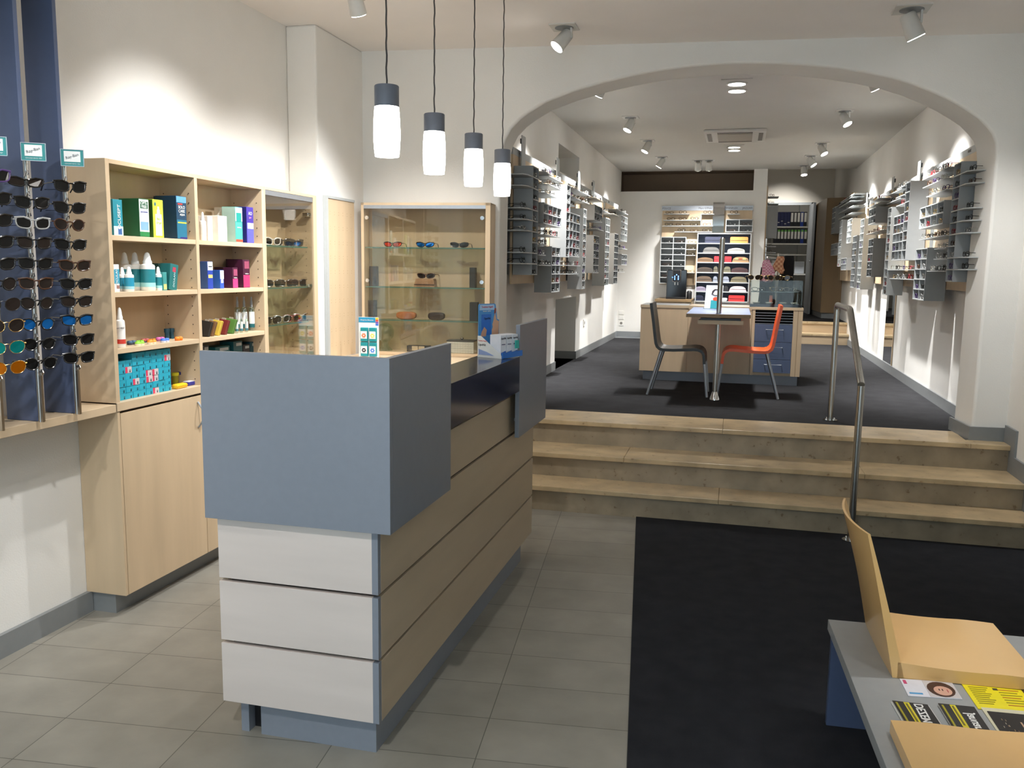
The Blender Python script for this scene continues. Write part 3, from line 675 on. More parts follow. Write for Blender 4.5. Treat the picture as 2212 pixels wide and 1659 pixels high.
p = sc(920, 612, .12, 1.508)
bs = thing('leather_stand', 'brown leather box carrying wraparound sunglasses in the wide showcase', 'box', tuple(p))
T = Matrix(((AD.x, AN.x, 0, p.x), (AD.y, AN.y, 0, p.y), (0, 0, 1, p.z), (0, 0, 0, 1)))
b = MB(); b.prism([T @ Vector(q) for q in ((-.078, -.05, 0), (.078, -.05, 0), (.066, -.04, .06), (-.066, -.04, .06))], T.to_3x3() @ Vector((0, .08, 0))); b.build('body', C((142, 108, 76), .6), bs)
MB().box(-.075, .075, -.052, -.049, .016, .021, T=T).build('strap', C((70, 50, 36)), bs)
place_glasses(('sport', 'fr_brown', 'lens_brown'), face(p+Vector((0, 0, .0605)), (.03, -1)), 'brown wraparound sunglasses sitting on the leather box', 'sunglasses in the wide showcase')
for (px, z, hh, ww, lab) in ((808, 1.508, .145, .05, 'tall black box standing at left on the middle shelf'), (1022, 1.508, .145, .042, 'tall black box standing at right on the middle shelf'), (803, 1.268, .135, .06, 'dark box standing at left on the lower shelf'), (1025, 1.268, .135, .058, 'dark box standing at right on the lower shelf')):
    p = sc(px, 600, .09, z); T = Matrix(((AD.x, AN.x, 0, p.x), (AD.y, AN.y, 0, p.y), (0, 0, 1, z), (0, 0, 0, 1)))
    single('carton', MB().box(-ww/2, ww/2, -.03, .03, 0, hh, T=T, bev=.001), C((44, 40, 36)), lab + ' of the wide showcase', 'box', 'dark boxes in the wide showcase')
glasses_case(tuple(sc(878, 680, .11, 1.268)), adx, .15, .056, .05, C((170, 106, 62), .5), 'tan leather pill-shaped case on the lower shelf of the wide showcase', 'cases in the wide showcase', 'pill')
glasses_case(tuple(sc(943, 680, .11, 1.268)), adx, .125, .056, .05, C((54, 40, 30), .4), 'dark striped pill-shaped case on the lower shelf of the wide showcase', 'cases in the wide showcase', 'pill')
p = sc(832, 750, .10, 1.0345)
gd = thing('glass_dome', 'clear glass head-shaped display dome at the bottom left of the wide showcase', 'glass ornament', tuple(p))
b = MB().lathe([(.055, 0), (.05, .01), (.03, .03), (.022, .06), (.04, .075), (.062, .10), (.068, .14), (.055, .18), (.03, .198), (.004, .203)], tuple(p), 28); b.build('dome', M['gshelf'], gd, True)
p = sc(905, 755, .13, 1.0345)
cb = thing('watch_box', 'dark folded box with two pale cards at the bottom of the wide showcase', 'box', tuple(p))
T = Matrix(((AD.x, AN.x, 0, p.x), (AD.y, AN.y, 0, p.y), (0, 0, 1, p.z), (0, 0, 0, 1)))
MB().box(-.085, .085, -.03, .03, 0, .045, T=T, bev=.004).build('body', M['black'], cb)
MB().box(-.045, 0, -.032, -.0295, .01, .042, T=T).build('pale_card', C((196, 180, 150)), cb); MB().box(.005, .05, -.032, -.0295, .01, .042, T=T).build('pale_card', C((196, 180, 150)), cb)
p = sc(998, 755, .12, 1.0345)
qb = thing('jewel_box', 'white quilted box with chrome knob at the bottom right of the wide showcase', 'box', tuple(p))
T = Matrix(((AD.x, AN.x, 0, p.x), (AD.y, AN.y, 0, p.y), (0, 0, 1, p.z), (0, 0, 0, 1)))
MB().box(-.1, .1, -.06, .05, 0, .085, T=T, bev=.004).build('body', C((208, 208, 198)), qb)
b = MB()
for i in range(10):
    for k in range(5):
        x = -.09+.02*i; z = .008+.0165*k
        b.prism([T @ Vector(q) for q in ((x-.009, -.0602, z+.0), (x, -.0602, z-.007), (x+.009, -.0602, z), (x, -.0602, z+.007))], T.to_3x3() @ Vector((0, -.002, 0)))
b.build('quilting', C((218, 218, 208)), qb)
MB().box(-.102, .102, -.062, .052, .085, .094, T=T).build('lid', C((70, 66, 60)), qb)
MB().lathe([(.006, .094), (.014, .104), (.012, .112), (.002, .114)], tuple(p), 16).build('knob', M['chrome'], qb, True)
# ================================================================== GOODS ON THE OPEN SHELVES
ZS = {1: 1.7751, 2: 1.5201, 3: 1.2631, 4: 1.0181}
def carton(px0, px1, ytop, sh, label, col, front=(), txt=(), xf=-2.735, dep=.10, z=None, group='cartons on the open shelves', side=None, name='carton'):
    z0 = ZS[sh] if z is None else z; ym = ytop+30
    y0, y1 = at(px0, ym, X=xf).y, at(px1, ym, X=xf).y
    z1 = at((px0+px1)/2, ytop, X=xf).z
    r = thing(name, label, 'box', (xf-dep/2, (y0+y1)/2, z0), 0, group)
    MB().box(xf-dep, xf, y0, y1, z0, z1, bev=.0012).build('carton_body', C(col), r)
    if side: MB().box(xf-dep+.002, xf-.002, y0-.0005, y0+.001, z0+.002, z1-.002).build('side_print', C(side), r)
    by = {}
    for (a, b_, c, d, k) in front: by.setdefault(k, []).append((a, b_, c, d))
    for i, (k, rs) in enumerate(by.items()):
        b = MB()
        for (a, b_, c, d) in rs: b.box(xf-.001, xf+.0006+.0002*i, y0+(y1-y0)*a, y0+(y1-y0)*b_, z0+(z1-z0)*c, z0+(z1-z0)*d)
        b.build('printed_panel', C(k), r)
    for (s, fy, fz, size, k, rot) in txt:
        pos = (xf+.0016, y0+(y1-y0)*fy, z0+(z1-z0)*fz)
        text(s, size, pos, (0, 0, 1) if rot else (0, 1, 0), (0, -1, 0) if rot else (0, 0, 1), C(k), r)
    return r
WHT, TEAL = (228, 230, 228), (32, 132, 148)
# top left bay
carton(244.5, 264.5, 431, 1, 'turquoise solution carton at the left end of the top left shelf', TEAL, [(0, 1, 0, .26, (190, 214, 220)), (.45, .85, .03, .2, (52, 92, 150))], [('OCUSEPT', .6, .52, .026, WHT, 1)], dep=.07)
carton(287, 300, 430, 1, 'dark green carton behind the green and white one on the top left shelf', (24, 84, 52), xf=-2.80, dep=.07)
carton(300.5, 321.5, 429.5, 1, 'green and white contact lens carton on the top left shelf', (28, 92, 56), [(.02, .98, .02, .98, WHT), (.12, .9, .74, .93, (24, 84, 52)), (.02, .98, .02, .14, (36, 120, 64)), (.1, .9, .18, .40, (120, 160, 210))], [('OPTI-', .5, .88, .019, WHT, 0), ('FREE', .5, .79, .019, WHT, 0), ('puremoist', .5, .66, .012, (50, 60, 140), 0)], dep=.11)
carton(330.5, 352.5, 431.5, 1, 'lime green carton with a white bottle picture on the top left shelf', (178, 206, 60), [(.22, .82, .06, .62, WHT), (.38, .66, .62, .74, WHT), (.44, .6, .74, .82, WHT), (.16, .3, .84, .92, (40, 90, 120))], [('bio', .52, .50, .022, (168, 196, 70), 0), ('true', .52, .40, .022, (168, 196, 70), 0)], dep=.085, side=(66, 104, 40))
carton(362, 378, 424.5, 1, 'dark blue carton behind the blue swirl carton on the top left shelf', (16, 44, 66), xf=-2.80, dep=.08)
carton(381, 402.5, 424, 1, 'tall dark blue carton with blue swirl at right end of top left shelf', (18, 58, 84), [(.02, .98, .02, .45, (28, 104, 132)), (.02, .98, .85, .99, (90, 150, 200)), (.1, .95, .37, .40, (210, 200, 60)), (.15, .6, .80, .83, (220, 60, 50)), (.3, .98, .01, .05, (40, 30, 110))], [('SOLO', .5, .74, .021, WHT, 0), ('CARE', .5, .65, .021, WHT, 0), ('AQUA', .55, .57, .014, WHT, 0)], dep=.12)
# bottle builder
def bottle(px, ytop, ybot, r, sh, label, body, band=None, cap=WHT, xf=-2.755, group='bottles on the open shelves', tip=True, z=None, low=None):
    z0 = ZS[sh] if z is None else z
    p = at(px, (ytop+ybot)/2, X=xf); h = at(px, ytop, X=xf).z - z0
    o = thing('bottle', label, 'bottle', (xf, p.y, z0), 0, group); c = (xf, p.y, z0)
    hb = h*.70
    MB().lathe([(r*.92, 0), (r, .004), (r, hb*.90), (r*.93, hb*.96), (r*.6, hb)], c, 24).build('bottle_body', body, o, True)
    if band: MB().lathe([(r+.0005, hb*.30), (r+.0005, hb*.80)], c, 24).build('label_band', C(band), o, True)
    if low: MB().lathe([(r+.0004, hb*.14), (r+.0004, hb*.30)], c, 24).build('lower_band', C(low), o, True)
    pr = [(r*.62, hb), (r*.62, hb+h*.06), (r*.5, hb+h*.10), (r*.42, h*.90), (r*.30, h*.97), (r*.1, h)] if tip else [(r*.45, hb), (r*.45, h*.86), (r*.30, h*.90), (r*.30, h)]
    MB().lathe(pr, c, 20).build('cap', cap if not isinstance(cap, tuple) else C(cap), o, True)
    return o
carton(244.5, 258, 571, 2, 'white and turquoise bottle carton at the left end of the second shelf', WHT, [(0, 1, .30, .82, (60, 150, 176)), (.5, .95, .12, .24, (150, 110, 100))], [('OCULAN', .55, .56, .018, WHT, 1)], dep=.06)
for i, (px, xf) in enumerate(((270, -2.86), (292.5, -2.835), (319, -2.775))):
    bottle(px, 545, 628, .030 if i < 2 else .034, 2, 'large white bottle with teal label, %s of three from the left on the second shelf' % ORD[i], M['white'], (30, 122, 132), xf=xf, low=(150, 204, 204))
bottle(264, 577, 629, .019, 2, 'small white tipped bottle half hidden at left on the second shelf', M['white'], (34, 132, 160), xf=-2.80, low=(150, 200, 210))
bottle(279, 576, 629, .021, 2, 'small white tipped bottle with blue label in front of the large ones', M['white'], (34, 140, 170), xf=-2.745, low=(150, 200, 210))
bottle(342, 576, 626, .018, 2, 'small white tipped bottle right of the large teal bottles', M['white'], (30, 122, 132), xf=-2.76, low=(150, 204, 204))
carton(353, 361, 588, 2, 'small teal and yellow carton beside the tipped bottle', (60, 140, 138), [(.1, .9, .05, .35, (190, 190, 120))], dep=.05)
carton(343, 357, 569, 2, 'dark teal carton at the back of the second shelf', (40, 104, 106), xf=-2.85, dep=.04)
lc = carton(364, 381, 570, 2, 'leaning dark teal lens carton with a red drop at the right of the second shelf', (30, 104, 104), [(.3, .7, .70, .88, (176, 60, 80))], [('OCULAN', .55, .40, .018, (190, 220, 220), 1)], dep=.06)
lc.matrix_world = lc.matrix_world @ Matrix.Rotation(-.16, 4, 'X')
# second bay, top shelf
bottle(438, 458, 517, .017, 1, 'slim clear-tipped bottle at the left end of the upper right open shelf', M['white'], (214, 214, 206), cap=C((200, 204, 204)))
carton(449, 461, 467, 1, 'white lens carton standing behind another on the upper right open shelf', (214, 208, 198), xf=-2.77, dep=.07)
carton(472, 490.5, 466.5, 1, 'plain white lens carton on the upper right open shelf', (226, 224, 218), [(.55, .75, .25, .8, (190, 204, 212))], dep=.09, side=(206, 196, 182))
carton(480, 493, 448.5, 1, 'white carton behind the teal and white one on the upper right open shelf', (210, 206, 196), xf=-2.83, dep=.05)
carton(508.5, 523.5, 447.5, 1, 'white carton shading to teal with a round teal logo', (70, 160, 148), [(.02, .98, .60, .98, WHT), (.12, .85, .58, .84, (24, 138, 130)), (.02, .98, .02, .09, (220, 70, 50))], [('SYSTANE', .5, .42, .010, WHT, 0)], dep=.085, side=(150, 176, 164))
carton(533, 547.5, 447.5, 1, 'purple and violet carton at the right end of the upper right open shelf', (62, 46, 140), [(.02, .98, .02, .55, (84, 84, 190)), (.1, .95, .40, .56, (200, 206, 236))], [('AO', .5, .82, .026, WHT, 0), ('SEPT', .5, .70, .013, (220, 150, 200), 0)], dep=.085, side=(34, 32, 100))
# second bay, second shelf
carton(449, 460, 565, 2, 'blue and white lens carton at the left of the second right open shelf', (40, 66, 160), [(.02, .98, .68, .99, WHT), (.1, .9, .4, .52, (214, 190, 110))], [('Boston', .5, .82, .011, (30, 40, 60), 0)], dep=.09, side=(52, 82, 132))
carton(466, 473, 584, 2, 'small blue lens carton behind the small white and blue one', (40, 66, 130), xf=-2.80, dep=.05)
carton(476, 484, 583.5, 2, 'small white and blue lens carton in the middle of the second right open shelf', (50, 86, 180), [(.02, .98, .52, .98, WHT), (.2, .8, .3, .5, (200, 200, 220))], dep=.055, side=(46, 92, 160))
carton(483, 492, 577, 2, 'dark plum carton behind the small pink one', (54, 18, 40), xf=-2.83, dep=.06)
carton(503, 514, 578, 2, 'small plum and pink lens carton on the second right open shelf', (66, 20, 46), [(.02, .98, .02, .45, (210, 60, 120)), (.2, .9, .60, .92, (150, 70, 100))], [('TotalCare', .5, .50, .008, WHT, 0)], dep=.06)
carton(508, 524, 560, 2, 'tall plum carton behind the others on the second right open shelf', (50, 16, 36), xf=-2.84, dep=.06)
carton(525.5, 539.5, 561, 2, 'tall plum and pink lens carton at the right of the second right open shelf', (66, 20, 46), [(.02, .98, .02, .45, (200, 50, 100)), (.2, .9, .68, .94, (140, 66, 90))], [('TotalCare', .5, .50, .009, WHT, 0)], dep=.10)
# third shelf left: saline bottle, lens cases, jars
bottle(259.5, 664, 748, .021, 3, 'white saline bottle with red dot at the left end of the third shelf', M['white'], (232, 230, 226), xf=-2.75, low=(200, 60, 50))
text('KOCHSALZ', .010, (-2.728, at(259.5, 709, X=-2.73).y, at(259.5, 709, X=-2.73).z), (0, 1, 0), (0, 0, 1), C((90, 90, 90)), bpy.data.objects['bottle.007'] if 'bottle.007' in bpy.data.objects else wu)
def lens_case(px, py, col, lid, label, eyes=False, xf=-2.745, r=.013):
    p = at(px, py, X=xf); o = thing('lens_case', label, 'contact lens case', (xf, p.y, ZS[3]), 0, 'contact lens cases on the third shelf')
    for s in (-1, 1):
        c = (xf, p.y+s*r*1.02, ZS[3])
        MB().lathe([(r*.9, 0), (r, .003), (r, .009)], c, 20).build('cup', C(col), o, True)
        MB().lathe([(r*1.04, .009), (r*1.04, .014), (r*.8, .019), (r*.2, .0205)], c, 20).build('lid', C(lid), o, True)
        if eyes:
            for e in (-1, 1): MB().lathe([(.001, -.004), (.0035, -.002), (.004, .0005), (.0025, .004), (.0005, .0045)], (c[0]+.003, c[1]+e*.006, ZS[3]+.021), 10).build('eye', C(lid), o, True)
lens_case(301.5, 738, (222, 216, 190), (140, 206, 60), 'green frog-shaped contact lens case on the third shelf', True)
lens_case(327.5, 734, (232, 214, 190), (236, 140, 40), 'orange frog-shaped contact lens case on the third shelf', True)
lens_case(356, 731, (210, 214, 230), (66, 112, 200), 'blue contact lens case on the third shelf')
lens_case(386, 730, (214, 112, 30), (236, 130, 40), 'transparent orange contact lens case at the right of the third shelf', r=.012)
lens_case(284, 734, (60, 60, 70), (52, 84, 112), 'dark blue contact lens case behind the green frog one', xf=-2.80)
lens_case(313, 730, (60, 60, 70), (150, 60, 60), 'dark red contact lens case behind the frog ones', xf=-2.82)
lens_case(346, 728, (150, 90, 130), (190, 90, 150), 'pink contact lens case behind the blue one', xf=-2.81)
for i, (px, col) in enumerate(((361, (20, 70, 88)), (371, (20, 70, 88)), (387, (200, 196, 190)))):
    p = at(px, 725, X=-2.85); o = thing('jar', ('small dark teal jar at the back of the third shelf, %s one' % ('left' if i == 0 else 'right')) if i < 2 else 'small clear jar with white lid at the back of the third shelf', 'jar', (-2.85, p.y, ZS[3]), 0, 'small jars on the third shelf')
    c = (-2.85, p.y, ZS[3])
    MB().lathe([(.011, 0), (.012, .03), (.012, .034)], c, 18).build('jar_body', M['gshelf'] if i == 2 else C(col), o, True)
    MB().lathe([(.0145, .034), (.0145, .052), (.013, .054)], c, 18).build('lid', C(col), o, True)
# third shelf right: wallets and spray bottles
for i, (px, col, w) in enumerate(((444, (38, 34, 30), 'black'), (453, (120, 84, 50), 'brown'), (466, (206, 176, 66), 'yellow'), (481, (110, 36, 34), 'red'), (497, (80, 120, 50), 'green'))):
    p = at(px, 715, X=-2.76); T = Matrix.Translation((-2.78, p.y, ZS[3])) @ Matrix.Rotation(-.33, 4, 'X') @ Matrix.Rotation(.12, 4, 'Y')
    root = thing('cloth_wallet', '%s leather cleaning-cloth wallet leaning on the third right shelf' % w, 'wallet', basis=T, group='wallets on the third right shelf')
    MB().box(-.04, .04, -.008, .008, .003, .088, T=T, bev=.003).build('sleeve', C(col, .55), root)
    MB().box(.0385, .0405, -.006, .006, .006, .085, T=T).build('front_edge', C(tuple(int(v*.8) for v in col), .5), root)
    MB().box(-.012, .012, -.0035, .0035, .087, .098, T=T).build('hang_tab', C((150, 140, 124)), root)
for i, px in enumerate((513, 527.5, 543.5)):
    bottle(px, 641, 711, .0165, 3, 'large spray bottle with white and teal label, %s of three on third right shelf' % ORD[i], M['gshelf'], (212, 214, 212), cap=C((150, 154, 156)), xf=-2.83+.025*i, tip=False, low=(26, 90, 96), group='spray bottles on the third right shelf')
for i, px in enumerate((511, 521, 532.5)):
    bottle(px, 676, 711, .0085, 3, 'small spray bottle in front of the large ones, %s from left' % ORD[i], M['gshelf'], (190, 196, 194), cap=C((150, 154, 156)), xf=-2.755+.005*i, tip=False, low=(60, 110, 120), group='small spray bottles on the third right shelf')
# bottom left: wall of small turquoise boxes
ya, yb_ = at(257, 830, X=-2.74).y, at(370, 830, X=-2.74).y
za = ZS[4]; zb = at(365, 752, X=-2.74).z
PINK = {(0, 5), (2, 2), (2, 4), (2, 5), (3, 4), (3, 5), (4, 1), (6, 1), (5, 7)}
nc, nr = 8, 7
for rr in range(nr):
    for cc in range(nc):
        if rr == 6 and cc == 0 or rr == 6 and cc == 1: continue
        y0 = ya+(yb_-ya)*cc/nc; y1 = ya+(yb_-ya)*(cc+1)/nc; z0 = za+(zb-za)*rr/nr; z1 = za+(zb-za)*(rr+1)/nr-.0006
        jx = random.uniform(-.002, .002); pk = (rr, cc) in PINK or (rr, cc) == (5, 7)
        o = thing('lens_box', '%s lens box, %s from left, %s row from bottom of turquoise stack' % ('pink and grey' if pk else 'small turquoise', ORD[cc], ORD[rr]), 'box', (-2.78, y0, z0), 0, 'stack of small lens boxes')
        MB().box(-2.84, -2.74+jx, y0+.0005, y1-.0005, z0, z1, bev=.0008).build('carton_body', C((196, 188, 190) if pk else (36, 158, 182)), o)
        b = MB(); w_ = y1-y0; h_ = z1-z0
        if pk: b.box(-2.741, -2.7396+jx, y0+.001, y0+w_*.34, z0+.001, z1-.001); b.build('stripe', C((206, 60, 90)), o); b = MB()
        b.box(-2.741, -2.7394+jx, y0+w_*.62, y0+w_*.78, z0+h_*.12, z0+h_*.36).box(-2.741, -2.7394+jx, y0+w_*.62, y0+w_*.8, z0+h_*.42, z0+h_*.52)
        b.build('print', C((24, 60, 74)), o)
yc = thing('yellow_case', 'yellow oval contact lens case on the lowest open shelf', 'contact lens case', tuple(at(389, 838, X=-2.745)[:2])+(ZS[4],), 0, 'bits on the lowest open shelf')
p = at(389, 836, X=-2.745); MB().box(-2.765, -2.728, p.y-.045, p.y+.045, ZS[4], ZS[4]+.024, bev=.009).build('case_body', C((238, 184, 30)), yc, True)
MB().box(-2.766, -2.727, p.y-.046, p.y+.046, ZS[4]+.012, ZS[4]+.0135).build('seam', C((190, 140, 20)), yc)
p = at(411, 831, X=-2.765)
bc = thing('blue_case', 'dark blue and white case behind the yellow one on the lowest open shelf', 'contact lens case', (-2.765, p.y, ZS[4]), 0, 'bits on the lowest open shelf')
MB().box(-2.785, -2.748, p.y-.036, p.y+.036, ZS[4], ZS[4]+.020, bev=.004).build('case_body', C((44, 46, 140)), bc)
MB().box(-2.784, -2.749, p.y-.035, p.y+.035, ZS[4]+.0202, ZS[4]+.0225).build('lid', C((210, 210, 222)), bc)
for px, col, w in ((379, (206, 196, 40), 'yellow-lidded'), (392, (50, 54, 120), 'blue-lidded'), (409, (44, 48, 130), 'dark blue-lidded')):
    p = at(px, 820, X=-2.84); o = thing('jar', 'small %s storage jar at the back of the lowest open shelf' % w, 'jar', (-2.84, p.y, ZS[4]), 0, 'storage jars on the lowest open shelf'); c = (-2.84, p.y, ZS[4])
    MB().lathe([(.015, 0), (.016, .04), (.016, .05)], c, 18).build('jar_body', M['gshelf'] if 'dark' in w else C(tuple(int(v*.7) for v in col)), o, True)
    MB().lathe([(.019, .05), (.019, .064), (.017, .066)], c, 18).build('lid', C(col), o, True)
# bottom right bay: dark teal boxes
for i, (px0, px1, yt, col, w) in enumerate(((438, 452, 746, (30, 34, 40), 'black'), (466, 497, 748, (24, 92, 98), 'low teal'), (505, 524, 737, (22, 84, 94), 'tall teal'), (526, 540, 744, (40, 40, 48), 'dark grey'), (541, 556, 738, (20, 70, 84), 'deep teal'))):
    carton(px0, px1, yt, 4, '%s lens carton on the lowest shelf, just above the grey screen' % w, col, [(.3, .9, .86, .95, (180, 186, 188))], xf=-2.79, dep=.09, group='lens cartons on the lowest right shelf')
# ================================================================== ON THE COUNTER AND WORKTOP
# battery card stand
p0, p1 = at(776, 768, Y=5.60), at(820, 768, Y=5.60)
bz = 1.0102; yb0 = 5.60; tz = at(793, 685, Y=yb0).z
bt = thing('battery_display', 'small white card stand with four hearing aid battery packs on the maple worktop', 'display stand', ((p0.x+p1.x)/2, yb0, bz))
bx0, bx1 = at(775, 720, Y=yb0).x, at(818, 720, Y=yb0).x
MB().box(bx0, bx1, yb0, yb0+.004, bz, tz).box(bx0, bx1, yb0-.05, yb0+.004, bz, bz+.004).build('card', C(WHT), bt)
hh = tz-bz; ww = bx1-bx0
MB().box(bx0+.001, bx1-ww*.16, yb0-.0012, yb0+.001, tz-hh*.13, tz-.002).build('header_print', C((40, 140, 180)), bt)
for i, k in enumerate(((236, 190, 40), (226, 84, 60), (120, 80, 170), (60, 110, 200))):
    MB().box(bx1-ww*.15, bx1-.001, yb0-.0013, yb0+.001, tz-hh*(.05*(i+1)), tz-hh*.05*i-.002).build('colour_tab', C(k), bt)
text('Hoergeraete-Batterien'.replace('oe', 'ö').replace('ae', 'ä'), .012, (bx0+ww*.42, yb0-.0018, tz-hh*.07), (1, 0, 0), (0, 0, 1), C(WHT), bt)
for i in range(2):
    for k in range(2):
        x0 = bx0+ww*(.14+.43*i); z0 = bz+hh*(.05+.36*k); col = ((40, 44, 60), (60, 120, 210), (226, 120, 80), (226, 214, 110))[k*2+i]
        pk = MB().box(x0, x0+ww*.36, yb0-.022, yb0-.001, z0, z0+hh*.34, bev=.004).build('battery_pack', C((24, 134, 142)), bt)
        MB().box(x0+.004, x0+ww*.36-.004, yb0-.0228, yb0-.021, z0+hh*.07, z0+hh*.25).build('pack_card', C(WHT), pk)
        b = MB()
        for a in range(6):
            c = (x0+ww*.18+.011*math.cos(a*math.pi/3), yb0-.0225, z0+hh*.15+.011*math.sin(a*math.pi/3)); b.cyl(c, (c[0], c[1]-.0022, c[2]), .0055, seg=10)
        b.build('battery_ring', C(col), pk)
# eye-drop counter display
zt = 1.2115
Cc = at(1083.6, 775.5, Z=zt); Rr = at(1122, 771, Z=zt); Ll = at(1032, 770.5, Z=zt)
Rr = Cc + (Rr-Cc).normalized()*min(.16, (Rr-Cc).length)
e1 = (Rr-Cc); e2 = (Ll-Cc); e1.z = e2.z = 0
w1_, w2_ = e1.length, e2.length; e1n = e1.normalized(); e2n = e2.normalized()
nf = Vector((e1n.y, -e1n.x, 0)); ns = Vector((-e2n.y, e2n.x, 0))
dd = thing('drops_display', 'blue and white eye drop counter display with three cartons on the navy shelf', 'display stand', tuple(Cc))
def pp(a, b_, z): return Cc + e1*a + e2*b_ + Vector((0, 0, z))
b = MB().prism([pp(0, 0, 0), pp(1, 0, 0), pp(1, 1, 0), pp(0, 1, 0)], (0, 0, .006)); b.build('tray_base', C(WHT), dd)
b = MB().prism([pp(-.02, -.04, .0005), pp(1.12, -.04, .006), pp(1.12, -.04, .034), pp(-.02, -.04, .028)], -nf*.003); b.build('front_lip', C((32, 112, 200)), dd)
b = MB().prism([pp(0, 0, 0), pp(0, 1, 0), pp(0, 1.0, .105), pp(0, .86, .105), pp(0, .02, .02)], ns*.002); b.build('side_wing', C(WHT), dd)
b = MB().prism([pp(0, .3, .012), pp(0, .95, .012), pp(0, .95, .04), pp(0, .6, .028)], ns*.0035); b.build('water_print', C((150, 170, 214)), dd)
text('LipoNit', .016, pp(0, .80, .062)+ns*.004, -e2n, (0, 0, 1), C((30, 30, 40)), dd)
text('Trockene Augen?', .008, pp(0, .78, .082)+ns*.004, -e2n, (0, 0, 1), C((206, 40, 50)), dd)
ch = .262
cvec = e1*1.12
b = MB().prism([pp(0, .99, 0), pp(0, .99, 0)+cvec, pp(0, .99, ch*.68)+cvec, pp(0, .99, ch*.70)+cvec*.9, pp(0, .99, ch*.98)+cvec*.82, pp(0, .99, ch)+cvec*.76, pp(0, .99, ch)+cvec*.03, pp(0, .99, ch*.97)], -nf*-.004 if False else nf*.004); b.build('back_card', C((70, 146, 210)), dd)
def cp(a, z): return pp(0, .99, z)+cvec*a+nf*.0046
b = MB().prism([cp(.02, ch*.88), cp(.78, ch*.88), cp(.74, ch*.985), cp(.04, ch*.985)], nf*.0006); b.build('header_print', C((168, 204, 236)), dd)
b = MB().prism([cp(.12, ch*.40), cp(.60, ch*.40), cp(.60, ch*.80), cp(.12, ch*.80)], nf*.0006); b.build('blue_panel', C((36, 110, 200)), dd)
b = MB().prism([cp(.62, ch*.38), cp(.97, ch*.38), cp(.98, ch*.66), cp(.86, ch*.68), cp(.80, ch*.82), cp(.74, ch*.76), cp(.70, ch*.66), cp(.66, ch*.60), cp(.68, ch*.55), cp(.64, ch*.50)], nf*.0008); b.build('face_print', C((214, 170, 140)), dd)
b = MB().prism([cp(.74, ch*.80), cp(.82, ch*.82), cp(.84, ch*.90), cp(.76, ch*.92)], nf*.0009); b.build('hair_print', C((150, 70, 50)), dd)
b = MB().prism([cp(.08, ch*.38), cp(.34, ch*.38), cp(.38, ch*.50), cp(.26, ch*.56), cp(.14, ch*.48)], nf*.0009); b.build('hand_print', C((206, 160, 132)), dd)
text('Trockene Augen?', .0125, cp(.40, ch*.94)+nf*.001, e1n, (0, 0, 1), C((206, 50, 60)), dd)
text('brennen · jucken', .009, cp(.38, ch*.86)+nf*.001, e1n, (0, 0, 1), C(WHT), dd)
text('LipoNit', .016, cp(.40, ch*.72)+nf*.001, e1n, (0, 0, 1), C((20, 24, 60)), dd)
for i in range(3):
    a0 = .05+.33*i
    dr = thing('drops_carton', 'white eye drop carton in the counter display, %s of three from the left' % ORD[i], 'box', tuple(pp(a0, .3, .006)), 0, 'eye drop cartons in the counter display')
    b = MB().prism([pp(a0, .08, .0062), pp(a0+.29, .08, .0062), pp(a0+.29, .52, .0062), pp(a0, .52, .0062)], (0, 0, .108)); b.build('carton_body', C((222, 226, 234)), dr)
    def fp(a, z): return pp(a, .08, .006+z)+nf*.0004
    b = MB().prism([fp(a0+.02, .008), fp(a0+.27, .008), fp(a0+.27, .03), fp(a0+.02, .022)], nf*.0008); b.build('wave_print', C((60, 110, 190)), dr)
    text('LipoNit', .0125, fp(a0+.145, .092)+nf*.001, e1n, (0, 0, 1), C((20, 24, 50)), dr)
    b = MB().prism([fp(a0+.05, .06), fp(a0+.24, .06), fp(a0+.24, .064), fp(a0+.05, .064)], nf*.0008); b.build('line_print', C((60, 64, 110)), dr)
tg = MB().prism([pp(.76, .02, .045), pp(.94, .02, .045), pp(.94, .02, .085), pp(.76, .02, .085)], nf*.006); tg.build('teal_tester', C((40, 170, 160)), dd)
